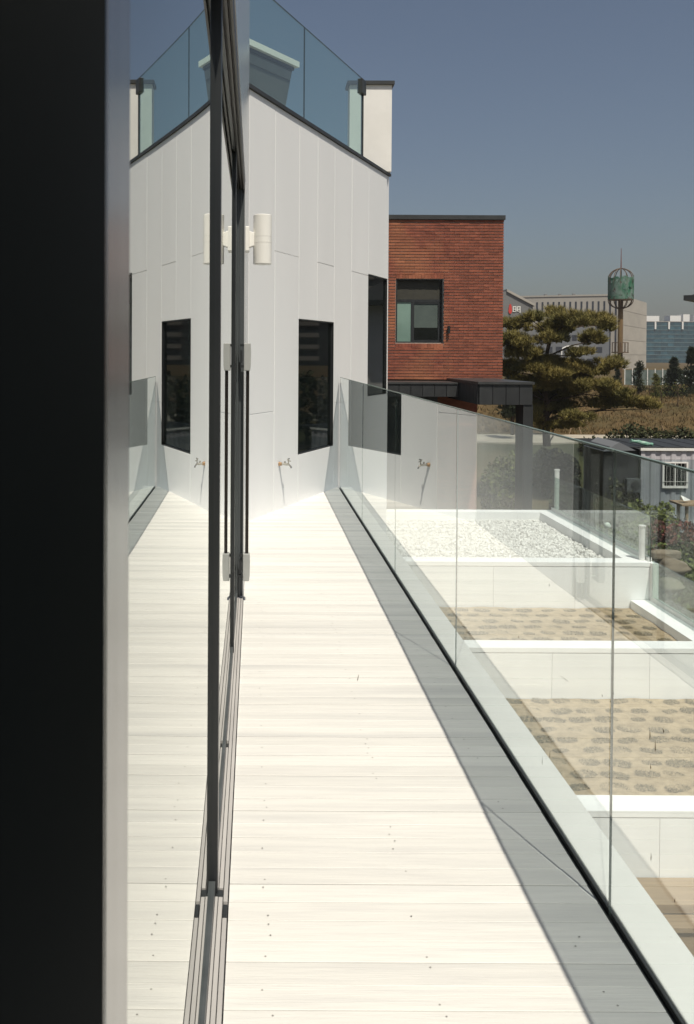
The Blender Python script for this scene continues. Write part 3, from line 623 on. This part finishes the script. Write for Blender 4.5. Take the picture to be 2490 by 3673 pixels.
for x, y, rx, ry in cush:
    Y = PY+rp.uniform(-1.3, 1.3); c = at(x, y, Y); k = Y/FPX; pts.append((c, rx*k, ry*k))
    m_ = max(4, int(rx*ry/125))
    for q in range(m_):
        a = rp.uniform(0, 6.28); d = math.sqrt(rp.random()); sr = rp.uniform(.16, .34)
        tufts(cr, c+Vector((d*cos(a)*rx*k*.85, d*sin(a)*.75*rx*k, rp.uniform(-.8, .8)*ry*k*(1-.5*d))), int(38*sr/.25), (sr, sr, sr*.55), .21, .012, 10, rp, .2)
cr.build('crown', 'pine', tr)
tk = MB(); tp = [at(1962, 1600, PY), at(1958, 1510, PY), at(1962, 1440, PY+.1), at(1945, 1360, PY), at(1960, 1280, PY-.1), at(1975, 1200, PY), at(1985, 1140, PY)]
tk.tube(tp, [.15, .13, .11, .09, .075, .055, .025], 9); tk.build('trunk', 'bark', tr)
bm_ = MB()
for c, rx, ry in pts:
    j = min(range(len(tp)), key=lambda i: abs(tp[i].z-(c.z-.35))); a = tp[j]; m = (a+c)/2+Vector((rp.uniform(-.1,.1), rp.uniform(-.1,.1), rp.uniform(-.1,.22)))
    bm_.tube([a, m, c+Vector((0,0,-ry*.3))], [.04, .025, .010], 5)
tag(bm_.build('branch', 'bark', tr), kind='stuff')

def conifer(px, pyb, pyt, Y, wpx, m, label, seed, cat='conifer', sparse=1.0, name='conifer_tree'):
    b, t = at(px, pyb, Y), at(px, pyt, Y); H = t.z-b.z; R = wpx*Y/FPX/2; r = random.Random(seed); T = thing(name, b, label, cat)
    MB().tube([b, (b.x+.05*H*r.uniform(-.3,.3), Y, b.z+H*.5), (b.x, Y, t.z-.1)], [.018*H+.03, .012*H+.02, .012], 7).build('trunk', 'bark', T)
    mb = MB(); n = int(9*sparse)+5
    for i in range(n*3):
        a = r.random(); z = b.z+H*(.16+.84*a); rr = R*(1-a)**.75*r.uniform(.5, 1); th = r.uniform(0, 6.28)
        tufts(mb, (b.x+rr*.65*cos(th), Y+rr*.65*sin(th), z), int(14*sparse)+4, (rr*.5+.12, rr*.5+.12, H*.035+.05), .035*H+.08, .004*H+.008, 6, r)
    mb.build('crown', m, T)
conifer(2290, 1432, 1285, 60, 62, 'pine_dark', 'slim young conifer in front of the pale concrete side wall', 5, sparse=.7)
conifer(2418, 1455, 1290, 62, 130, 'pine_dark', 'broad dark conifer standing before the teal office block', 6, sparse=1.6)
conifer(2478, 1450, 1255, 66, 110, 'pine_dark', 'dark conifer cut off by the right edge behind the hedge', 8, sparse=1.5)
conifer(2352, 1445, 1345, 58, 52, 'yellow_leaf', 'small yellow-green young tree between the two conifers', 9, cat='young tree', sparse=.8, name='young_tree')
conifer(1838, 1560, 1290, 46, 110, 'pine_dark', 'dark green pine close behind the right corner of the brick building', 12, cat='pine tree', sparse=1.7, name='pine_tree')
conifer(2212, 1445, 1325, 70, 56, 'pine_dark', 'small dark conifer at the foot of the caged mast', 13, sparse=.8)
def spindly(px, pyb, pyt, Y, label, seed):
    b, t = at(px, pyb, Y), at(px, pyt, Y); r = random.Random(seed); T = thing('sapling', b, label, 'sapling', 'bare staked saplings on the dry bank')
    MB().tube([b, t], [.035, .018], 6).build('trunk', 'bark', T)
    mb = MB()
    for k in range(5):
        z = b.z+(t.z-b.z)*r.uniform(.5, .95); th = r.uniform(0, 6.28); mb.tube([(b.x, Y, z), (b.x+.5*cos(th), Y+.5*sin(th), z+.45)], [.014, .006], 4)
    tag(mb.build('branch', 'bark', T), kind='stuff')
    mb = MB(); blades(mb, (b.x, Y, t.z), 90, (.5, .5, .5), .08, .16, .015, .4, r); mb.build('crown', 'yellow_leaf', T)
spindly(2372, 1500, 1392, 54, 'bare sapling on the dry bank left of the broad dark conifer', 21)
spindly(2432, 1487, 1395, 55, 'bare sapling on the dry bank under the broad dark conifer', 22)
spindly(2330, 1470, 1380, 57, 'bare sapling on the dry bank under the slim conifer', 23)
# stakes leaning by the path
def stake(p0, p1, Y, label):
    a, b = at(*p0, Y), at(*p1, Y); o = MB().tube([a, b], .022, 6).build('stake', 'wood'); base(o, a); tag(o, label, 'stake', 'leaning tree stakes by the path')
stake((2042, 1558), (2056, 1510), 47, 'leaning timber stake at the left by the path'); stake((2085, 1556), (2068, 1508), 47, 'leaning timber stake right of its pair by the path')
stake((2385, 1555), (2373, 1525), 44, 'leaning timber stake standing in the long hedge')
# hedges and shrubs
def shrub(name, px0, px1, py0, py1, Y, m, label, cat, n, sz, seed, dep=.8, grp=None):
    a, b = at(px0, py1, Y), at(px1, py0, Y); r = random.Random(seed); a.z = min(a.z, -4.1 if Y < 40 else bank_h(a.x, Y)); W_, H_ = b.x-a.x, b.z-a.z; mb = MB()
    T = thing(name, ((a.x+b.x)/2, Y, a.z), label, cat, grp)
    st = MB(); k = max(3, int(W_/.45))
    for i in range(k):
        cx = a.x+W_*(i+.5)/k+r.uniform(-.1,.1); hh = H_*r.uniform(.72, 1.0)
        leaves(mb, (cx, Y+r.uniform(-.2,.2), a.z+hh*.52), int(n*(1.2 if Y > 40 else 2.6))//k, (W_/k*.85+.06, dep, hh*.5), sz, r, .45)
        st.tube([(cx, Y, a.z-.15), (cx+r.uniform(-.1,.1), Y, a.z+hh*.6)], [.03, .012], 5)
    mb.build('foliage', m, T); tag(st.build('stem', 'bark', T), kind='stuff')
shrub('hedge', 2195, 2560, 1512, 1580, 42.5, 'hedge', 'long clipped dark hedge running behind the grey container', 'hedge', 3600, .11, 31)
shrub('shrub', 2095, 2140, 1553, 1590, 43, 'hedge', 'small round dark shrub left of the long hedge', 'shrub', 300, .11, 32, .5)
shrub('shrub', 2275, 2392, 1762, 1850, 22.6, 'green_leaf', 'bright green shrub against the grey container wall', 'shrub', 1300, .085, 33, .6)
shrub('shrub', 2345, 2530, 1835, 1925, 20.5, 'red_leaf', 'dark red leaved shrub in front of the container', 'shrub', 1700, .075, 34, .7)
shrub('shrub', 2160, 2270, 1640, 1835, 25.5, 'hedge', 'tall dark green shrub beside the black shed door', 'shrub', 1300, .11, 35, .8)
shrub('shrub', 2345, 2480, 1940, 2060, 17.5, 'green_leaf', 'low green shrub below the lower glass balustrade', 'shrub', 1200, .075, 36, .7)
shrub('shrub', 2385, 2620, 1880, 1970, 19.0, 'hedge', 'low dark green shrub behind the red leaved shrub', 'shrub', 1500, .08, 37, .8)
shrub('shrub', 2130, 2290, 1840, 1900, 21.0, 'green_leaf', 'spreading green shrub beyond the glass of the gravel bed', 'shrub', 1300, .075, 38, .7)
shrub('shrub', 2000, 2120, 1690, 1830, 27.0, 'hedge', 'dark shrub in the garden right of the canopy post', 'shrub', 1200, .11, 39, .8)
shrub('shrub', 1925, 2050, 1600, 1700, 36.0, 'pine_dark', 'dark bush under the broad pine near the path', 'shrub', 1100, .12, 40, .9)
shrub('shrub', 1745, 1845, 1600, 1760, 30.0, 'green_leaf', 'green shrub between the brick wall and the canopy post', 'shrub', 1000, .10, 41, .8)
ico = bmesh.new(); bmesh.ops.create_icosphere(ico, subdivisions=3, radius=1); iv3 = [v.co.copy() for v in ico.verts]; jf3 = [tuple(v.index for v in f.verts) for f in ico.faces]; ico.free()
for i, (px, py, Y, s, lab) in enumerate(((2385, 1990, 17.2, .22, 'brown garden stone by the low green shrub'), (2420, 2035, 16.6, .26, 'larger brown garden stone in front of the low green shrub'), (2410, 2100, 15.4, .20, 'pale flat garden stone below the glass'))):
    p = at(px, py, Y); r = random.Random(50+i); ph = r.uniform(0, 9); o = MB().add([Vector((v.x*s*1.15, v.y*s*.85, v.z*s*.55))*(1+.13*sin(3.1*v.x+ph)+.1*sin(4.3*v.y+2*ph)+.08*sin(7*v.z+ph))+p for v in iv3], jf3).build('garden_stone', 'spider_rock', smooth=True); base(o, (p.x, p.y, p.z-s*.5)); tag(o, lab, 'stone', 'garden stones')
p = at(2179, 1885, 20.0); gl = thing('globe_lamp', (p.x, 20, p.z-.5), 'white globe garden lamp on a short post among the shrubs', 'garden lamp')
bs = bmesh.new(); bmesh.ops.create_uvsphere(bs, u_segments=20, v_segments=12, radius=.068*1.0); me = MB().add([v.co+p for v in bs.verts], [tuple(v.index for v in f.verts) for f in bs.faces]); bs.free()
me.build('globe', 'white_paint', gl, smooth=True); MB().tube([(p.x, 20, p.z-.9), (p.x, 20, p.z-.06)], .02, 8).build('post', 'coping', gl)

# ------------------------------------------------------------------ container office
CY = 25.0; c0, c1_ = at(2300, 1612, CY), at(2300, 1880, CY); CX1 = c0.x+6.0; cz1, cz0 = c0.z, -4.1
ct = thing('container_office', (c0.x+3, CY+1.2, cz0), 'grey corrugated container office with a white framed window beside the hedge', 'container')
def corr(x0, x1, y, z0, z1, m, per=.28, dep=.03):
    mb = MB(); xs = []; x = x0
    while x < x1:
        for dx, dy in ((0,0),(per*.35,0),(per*.5,dep),(per*.85,dep)): xs.append((min(x+dx, x1), y+dy))
        x += per
    mb.v = [(a, b, z0) for a, b in xs]+[(a, b, z1) for a, b in xs]; n = len(xs); mb.f = [(i, i+1, n+i+1, n+i) for i in range(n-1)]; return mb
cw0, cw1, cwt, cwb = at(2374, 1660, CY).x, at(2466, 1660, CY).x, at(2420, 1657, CY).z, at(2420, 1742, CY).z
corr(c0.x, CX1, CY, cz0, cz1-.28, 'container').build('side_wall', 'container', ct)
corr(c0.x, CX1, CY-.004, cz1-.275, cz1-.03, 'lilac').build('upper_wall', 'lilac', ct)
B(c0.x, CX1, CY+.05, CY+2.4, cz0, cz1-.01).build('body', 'container', ct)
MB().box(c0.x-.03, CX1, CY-.05, CY+.02, cz1-.028, cz1+.04).build('roof_rail', 'white_paint', ct)
rf = MB(); k = 14
for i in range(k):
    a = c0.x-1.0+i*.55; rf.hexa([(a,CY-.02,cz1+.041),(a+.5,CY-.02,cz1+.041),(a+.5,CY+2.4,cz1+.05),(a,CY+2.4,cz1+.05),(a,CY-.02,cz1+.07),(a+.5,CY-.02,cz1+.07),(a+.5,CY+2.4,cz1+.085),(a,CY+2.4,cz1+.085)])
rf.build('roof', 'black_zinc', ct)
wn = MB(); q = .05
wn.box(cw0, cw1, CY-.06, CY-.005, cwb-.06, cwb).box(cw0, cw1, CY-.06, CY-.005, cwt-.03, cwt).box(cw0, cw0+q, CY-.06, CY-.005, cwb, cwt-.03).box(cw1-q, cw1, CY-.06, CY-.005, cwb, cwt-.03).box((cw0+cw1)/2-.015, (cw0+cw1)/2+.015, CY-.055, CY-.005, cwb, cwt-.03)
wo_ = wn.build('window', 'white_paint', ct); B(cw0+q, cw1-q, CY-.03, CY-.02, cwb, cwt-.03).build('pane', 'dark_glass', wo_)
gr = MB()
for i in range(6):
    x = cw0+(cw1-cw0)*(i+1)/7; gr.tube([(x, CY-.075, cwb), (x, CY-.075, cwt-.03)], .006, 5)
gr.tube([(cw0, CY-.075, cwb+.12), (cw1, CY-.075, cwb+.12)], .007, 5); gr.build('window_bar', 'alu', wo_)
sh = thing('garden_shed', (c0.x-.7, CY+.3, -4), 'narrow black shed with a grey hooded roof at the left end of the container', 'shed')
x0 = at(2170, 1620, CY).x
B(x0, c0.x-.01, CY+.12, CY+1.6, -4.1, cz1-.05).build('wall', 'black_zinc', sh)
MB().add([(x0-.05,CY-.1,cz1-.05),(x0+.35,CY-.1,cz1+.20),(x0+.80,CY-.1,cz1-.02),(x0-.05,CY+1.5,cz1-.05),(x0+.35,CY+1.5,cz1+.20),(x0+.80,CY+1.5,cz1-.02)],[(0,2,1),(3,4,5),(0,1,4,3),(1,2,5,4),(2,0,3,5)]).build('roof', 'blue_grey_wall', sh)
a_ = at(2278, 1740, CY); ac = thing('air_conditioner', (a_.x, CY, a_.z-.18), 'grey air conditioner box on the black shed wall', 'air conditioner')
B(a_.x-.26, a_.x+.12, CY-.12, CY+.10, a_.z-.18, a_.z+.18).build('case', 'grey_metal', ac); MB().tube([(a_.x-.05, CY-.121, a_.z), (a_.x-.05, CY-.13, a_.z)], .13, 16).build('fan_grille', 'dark_metal', ac)
t0, t1 = at(2262, 1582, CY+.3), at(2340, 1598, CY+.3); rr = random.Random(4); mb = MB()
mb.tube([t0+(t1-t0)*k/8+Vector((0, rr.uniform(-.02,.02), .02+rr.uniform(-.012,.012))) for k in range(9)], [.03+.035*rr.random() for k in range(9)], 9)
o = mb.build('rolled_tarp', 'tarp'); base(o, ((t0.x+t1.x)/2, CY+.3, t0.z-.05)); tag(o, 'rolled green and white tarpaulin lying on the container roof', 'tarpaulin')
wt = thing('work_table', (at(2470, 1805, 23).x, 23, -4), 'timber work table at the right edge in front of the container', 'table')
a_, b_ = at(2420, 1800, 23.0), at(2600, 1812, 23.0); B(a_.x, b_.x, 22.6, 23.3, b_.z+.03, b_.z+.075).build('table_top', 'wood', wt)
for x in (a_.x+.15, b_.x-.1): B(x, x+.06, 22.7, 22.76, -4.1, b_.z+.029).build('leg', 'wood', wt); B(x, x+.06, 23.15, 23.21, -4.1, b_.z+.029).build('leg', 'wood', wt)
a_ = at(2450, 1785, 22.9); mb = MB(); mb.add([(a_.x-.06,22.9,a_.z+.06),(a_.x+.02,22.88,a_.z+.03),(a_.x+.22,22.95,a_.z-.07),(a_.x-.02,22.8,a_.z-.07),(a_.x+.0,23.05,a_.z-.07)],[(0,3,2,1),(0,1,2,4),(0,4,3),(2,3,4)])
o = mb.build('white_sheet', 'white_paint'); base(o, (a_.x, 22.9, a_.z-.07)); tag(o, 'crumpled white plastic sheet on the timber work table', 'plastic sheet')

# ------------------------------------------------------------------ caged mast, street lamp
MY = 90.0; b = at(2223, 1392, MY); ms = thing('caged_mast', (b.x, MY, -1.5), 'rusty mast topped by a domed cage wrapped in torn green netting', 'mast')
k = MY/FPX; zc0, zc1 = at(2220, 1075, MY).z, at(2220, 1000, MY).z; R = 42.5*k; ztop = at(2220, 963, MY).z; zbot = at(2220, 1107, MY).z
MB().tube([(b.x, MY, -1.6), (b.x, MY, zc0)], [9.5*k, 8.5*k], 14).build('pole', 'rust', ms)
MB().tube([(b.x, MY, ztop), (b.x, MY, at(2220, 890, MY).z)], [.055, .02], 6).build('spire', 'spire', ms)
for i in range(12):
    th = 2*pi*i/12+.1; pts = []
    for j in range(9):
        a = pi/2*j/8; pts.append((b.x+R*sin(a)*cos(th), MY+R*sin(a)*sin(th), zc1+(ztop-zc1)*cos(a)))
    for j in range(1, 9):
        a = pi/2*j/8; pts.append((b.x+R*cos(a)*cos(th)*1.0+(.35*cos(th) if j == 8 else 0), MY+R*cos(a)*sin(th), zc0+(zbot-zc0)*sin(a)))
    MB().tube(pts, .04, 5).build('cage_rib', 'rib', ms)
mb = MB(); n = 36; rr = random.Random(2); zz = [zc0+.02+(zc1-zc0+.35)*(.86+.14*rr.random()) for _ in range(n)]
mb.v = [(b.x+(R+.03)*cos(2*pi*i/n), MY+(R+.03)*sin(2*pi*i/n), zc0+.02) for i in range(n)]+[(b.x+(R+.03)*cos(2*pi*i/n), MY+(R+.03)*sin(2*pi*i/n), zz[i]) for i in range(n)]
mb.f = [(i, (i+1)%n, (i+1)%n+n, i+n) for i in range(n)]; mb.build('netting', 'net', ms)
t_ = MT['net'].node_tree; p_ = next(x for x in t_.nodes if x.type == 'BSDF_PRINCIPLED'); na = t_.nodes.new('ShaderNodeTexNoise'); na.inputs['Scale'].default_value = 2.2; na.inputs['Detail'].default_value = 5
tc_ = t_.nodes.new('ShaderNodeTexCoord'); ra = t_.nodes.new('ShaderNodeValToRGB'); ra.color_ramp.elements[0].position = .36; ra.color_ramp.elements[1].position = .5; ra.color_ramp.elements[0].color = (.15, .15, .15, 1)
t_.links.new(tc_.outputs['Object'], na.inputs['Vector']); t_.links.new(na.outputs[0], ra.inputs[0]); t_.links.new(ra.outputs[0], p_.inputs['Alpha'])
MB().tube([(b.x, MY, zc0-.05), (b.x, MY, zc0+.06)], R+.02, 36).build('cage_floor', 'rib', ms)
z = at(2220, 1262, MY).z; mb = MB()
for i in range(10):
    th = 2*pi*i/10; mb.tube([(b.x+.75*cos(th), MY+.75*sin(th), z), (b.x+.75*cos(th), MY+.75*sin(th), z+.9)], .03, 4)
mb.tube([(b.x+.75*cos(2*pi*i/20), MY+.75*sin(2*pi*i/20), z+.9) for i in range(21)], .03, 4).tube([(b.x, MY, z-.1), (b.x, MY, z)], .8, 20); mb.build('service_platform', 'rib', ms)
b = at(2013, 1420, 75); lt = at(2013, 1242, 75); l2_ = at(2070, 1243, 75); stl = thing('street_lamp', (b.x, 75, b.z), 'white curved-arm street lamp rising behind the broad pine', 'street lamp')
MB().tube([(b.x, 75, -1.5), (b.x, 75, lt.z-.35), (b.x+.12, 75, lt.z-.15), (b.x+.45, 75, lt.z), (l2_.x-.4, 75, lt.z+.03)], [.07, .055, .05, .045, .04], 8).build('post', 'white_paint', stl)
MB().box(l2_.x-.42, l2_.x+.1, 74.9, 75.1, lt.z-.03, lt.z+.06).build('lamp_head', 'white_paint', stl)

# ------------------------------------------------------------------ far buildings
YC = 200.0; cb = thing('concrete_building', (at(2100, 1300, YC).x, YC, -1.3), 'pale concrete building with a row of tall slit windows behind the pine', 'building')
a, b2 = at(1880, 1074, YC), at(2236, 1060, YC); zb_ = -1.3; c = at(2319, 1082, YC+26)
corner = Vector((b2.x, YC, 0)); lft = Vector((a.x, YC+9, 0)); rgt = Vector((c.x, YC+26, 0))
MB().prism([(lft.x, lft.y), (corner.x, corner.y), (rgt.x, rgt.y), (lft.x+12, lft.y+30)], zb_, b2.z).build('wall', 'concrete', cb)
dv = (lft-corner); 
def onf(u, out): # along front wall from left (0) to right (1)
    p = lft+(corner-lft)*u; nn = Vector((dv.y, -dv.x, 0)).normalized(); nn = nn if nn.y < 0 else -nn; return p+nn*out
zt1, zt0 = at(2050, 1082, YC+4).z, at(2050, 1132, YC+4).z; zt2 = at(2050, 1330, YC+4).z
for i in range(18):
    u = .07+i*.0505; p0, p1 = onf(u, .03), onf(u+.017, .03); p2_, p3_ = onf(u, -.1), onf(u+.017, -.1)
    for (za, zb2) in ((zt0-.1, zt1),) + (((zt2, zt0-2.6),) if i > 15 else ()):
        MB().hexa([(*p0.xy, za), (*p1.xy, za), (*p3_.xy, za), (*p2_.xy, za), (*p0.xy, zb2), (*p1.xy, zb2), (*p3_.xy, zb2), (*p2_.xy, zb2)]).build('slit_window', 'window_dark', cb)
MB().hexa([(*onf(-.002,.12).xy, b2.z), (*onf(1.002,.12).xy, b2.z), (*onf(1.002,-.6).xy, b2.z), (*onf(-.002,-.6).xy, b2.z), (*onf(-.002,.12).xy, b2.z+.35), (*onf(1.002,.12).xy, b2.z+.35), (*onf(1.002,-.6).xy, b2.z+.35), (*onf(-.002,-.6).xy, b2.z+.35)]).build('parapet', 'concrete', cb)
# side wall bands (recessed joints between cast lifts)
ds = (rgt-corner); sn = Vector((ds.y, -ds.x, 0)).normalized(); sn = sn if sn.x > 0 else -sn
for i in range(5):
    za = zb_+(b2.z-zb_)*i/5; zc_ = zb_+(b2.z-zb_)*(i+1)/5-.08
    q = [corner+ds*.004, corner+ds*.004+sn*.1, rgt+sn*.1, rgt]; MB().prism([(v.x, v.y) for v in q], za, zc_).build('side_panel', 'concrete_side', cb)
for i in range(3):
    p = onf(.3+.13*i, -3); MB().box(p.x-.3, p.x+.3, p.y, p.y+.6, b2.z+.3, b2.z+.8).build('roof_vent', 'grey_wall', cb)
YG = 180.0; gb = thing('grey_office', (at(2050, 1300, YG).x, YG, -1.3), 'low blue-grey building with small windows in front of the concrete building', 'building')
a, b2 = at(1890, 1172, YG), at(2186, 1172, YG); B(a.x, b2.x, YG, YG+8, -1.3, a.z).build('wall', 'blue_grey_wall', gb)
rr = random.Random(8)
for r in range(4):
    for cix in range(9):
        x = a.x+1+(b2.x-a.x-2)*cix/9; z = -1.3+1.2+r*2.3
        if z+1.2 > a.z: continue
        B(x, x+rr.choice((.9, 1.2, .5)), YG-.05, YG+.04, z, z+1.1).build('window', 'window_dark', gb)
YS = 170.0; gs = thing('gabled_building', (at(1850, 1300, YS).x, YS, -1.3), 'grey gabled building with a red emblem sign beside the brick wall', 'building')
a, b2, b3 = at(1700, 1046, YS), at(1806, 1044, YS), at(1912, 1092, YS)
MB().add([(a.x,YS,-1.3),(b3.x,YS,-1.3),(b3.x,YS,b3.z),(b2.x+.6,YS,b2.z),(a.x,YS,b3.z),(a.x,YS+20,-1.3),(b3.x,YS+20,-1.3),(b3.x,YS+20,b3.z),(b2.x+.6,YS+20,b2.z),(a.x,YS+20,b3.z)],[(0,1,2,3,4),(9,8,7,6,5),(0,5,6,1),(1,6,7,2),(2,7,8,3),(3,8,9,4),(4,9,5,0)]).build('wall', 'grey_wall', gs)
MB().hexa([(b2.x+.6,YS-.3,b2.z-.1),(b3.x+.3,YS-.3,b3.z-.35),(b3.x+.3,YS+20,b3.z-.35),(b2.x+.6,YS+20,b2.z-.1),(b2.x+.6,YS-.3,b2.z+.35),(b3.x+.3,YS-.3,b3.z+.1),(b3.x+.3,YS+20,b3.z+.1),(b2.x+.6,YS+20,b2.z+.35)]).build('roof', 'concrete', gs)
e = at(1831, 1108, YS-.2); mb = MB(); n = 14
for dx, sc2 in ((0, 1.0),):
    mb.v = [(e.x+.38*cos(2*pi*i/n)*(1 if sin(2*pi*i/n) < 0 else .75), YS-.16, e.z+.92*sin(2*pi*i/n)) for i in range(n)]+[(e.x+.38*cos(2*pi*i/n)*(1 if sin(2*pi*i/n) < 0 else .75), YS-.02, e.z+.92*sin(2*pi*i/n)) for i in range(n)]
    mb.f = [tuple(range(n)), tuple(reversed(range(n, 2*n)))]+[(i, (i+1)%n, (i+1)%n+n, i+n) for i in range(n)]
sg = mb.build('emblem', 'red_sign', gs)
# the two pale block characters beside the emblem
g0, g1 = at(1839, 1099, YS), at(1867, 1119, YS); gw, gh = (g1.x-g0.x), (g0.z-g1.z); ch_ = MB()
def st(u0, u1, v0, v1): ch_.box(g0.x+gw*u0, g0.x+gw*u1, YS-.12, YS-.02, g1.z+gh*v0, g1.z+gh*v1)
for s in ((0,.10,0,1),(.10,.46,.84,1),(.36,.46,.12,.839),(.10,.359,.44,.58),(.10,.359,0,.12),(.54,.64,.1,1),(.64,.99,.84,1),(.88,.98,-.15,.839),(.64,.879,.42,.56),(.64,.80,.1,.22)): st(*s)
ch_.build('lettering', 'white_sign', gs)
YT = 420.0; to = thing('teal_office_block', (at(2450, 1300, YT).x, YT, -1.3), 'long teal glass office block with white rooftop plant at the right edge', 'building')
a, b2 = at(2300, 1152, YT), at(2760, 1152, YT); ht = a.z+1.3; nf = 10; fh = ht/nf
B(a.x+.5, b2.x, YT+.5, YT+20, -1.3, a.z-.2).build('core', 'window_dark', to)
for r in range(nf):
    z = -1.3+r*fh
    B(a.x, b2.x, YT-.15, YT+.4, z+fh*.86, z+fh).build('floor_band', 'concrete' if r == nf-1 else 'teal_band', to)
    x = a.x; i = 0
    while x < b2.x-1:
        B(x+.02, x+3.05, YT, YT+.35, z+.03, z+fh*.855).build('pane', 'teal_glass', to); x += 3.06; i += 1
rr = random.Random(5); x = a.x+2
for i, (x0, x1, h) in enumerate(((2, 10, 2.6), (15, 20, 2.8), (21, 24, 3.4), (26, 34, 3.0), (38, 46, 2.4))): B(a.x+x0, a.x+x1, YT+4, YT+10, a.z-.2, a.z+h).build('roof_plant', 'white_paint', to)
for i in range(6): x = a.x+6+i*6.2; B(x, x+.7, YT-.6, YT-.16, a.z-3.6, a.z-fh*.14-.01).build('white_fin', 'white_paint', to)
# low green and white fence at the far edge of the bank
fe = thing('boundary_fence', at(2380, 1440, 88), 'low pale green boundary fence along the top of the dry bank', 'fence')
a, b2 = at(2240, 1438, 88), at(2620, 1438, 88); n = 14
for i in range(n): x = a.x+(b2.x-a.x)*i/n; B(x+.02, a.x+(b2.x-a.x)*(i+1)/n-.02, 88, 88.05, -1.3, .18).build('fence_panel', 'fence_green', fe); B(x-.03, x+.03, 87.95, 88.0, -1.3, .3).build('post', 'white_paint', fe)

# ------------------------------------------------------------------ small things on the deck
a_ = at(1283, 2430, 1); t = (EYE-.003)/(EYE-a_.z); px_, py_ = a_.x*t, t
o = MB().tube([(px_-.004, py_-.035, .003), (px_+.001, py_-.01, .006), (px_+.008, py_+.03, .004)], [.0012, .0016, .0008], 5).build('twig', 'bark'); base(o, (px_, py_, 0)); tag(o, 'thin brown twig lying on the white deck', 'twig')

# ------------------------------------------------------------------ what stands to the right of the view and shows in the tower's windows
au = Vector((.70, -.714, 0)); an = Vector((-.714, -.70, 0)); AP = Vector((143, 192, 0))
ap = thing('apartment_block', (165, 170, -1.3), 'tall apartment block with stacked balconies mirrored in the dark windows of the white wall', 'building')
def abox(a0, a1, n0, n1, z0, z1):
    P = lambda a, n, z: AP+au*a+an*n+Vector((0, 0, z))
    return MB().hexa([P(a0,n0,z0), P(a0,n1,z0), P(a1,n1,z0), P(a1,n0,z0), P(a0,n0,z1), P(a0,n1,z1), P(a1,n1,z1), P(a1,n0,z1)])
abox(0, 70, -14, 0, -4.4, 31).build('wall', 'grey_wall', ap)
for r in range(10):
    for k in range(5): abox(1+14*k, 12+14*k, .01, 1.8, .0+r*3, 1.1+r*3).build('balcony', 'concrete', ap); abox(1.4+14*k, 11.6+14*k, .005, .06, 1.2+r*3, 2.6+r*3).build('window', 'window_dark', ap)
tb_ = MB(); r = random.Random(70)
for i in range(16):
    p = Vector((30+i*1.2, 44-i*1.9, -4.1)); tb_.tube([p, p+Vector((0,0,2.2))], [.14,.09], 6); leaves(tb_, p+Vector((0,0,2.6)), 420, (1.7,1.7,2.0), .34, r, .3)
tag(tb_.build('tree_belt', 'hedge'), kind='stuff')

# ------------------------------------------------------------------ thin spring haze
hz = B(-720, 720, -170, 720, -5.4, 33).build('haze', 'white'); hz.data.materials.clear()
hm, ht_, ho = nodes('haze_air'); pv = ht_.nodes.new('ShaderNodeVolumePrincipled'); pv.inputs['Density'].default_value = 0.0004; pv.inputs['Color'].default_value = (.93, .95, 1, 1); pv.inputs['Anisotropy'].default_value = 0.2
ht_.links.new(pv.outputs[0], ho.inputs['Volume']); hz.data.materials.append(hm); hz['kind'] = 'stuff'
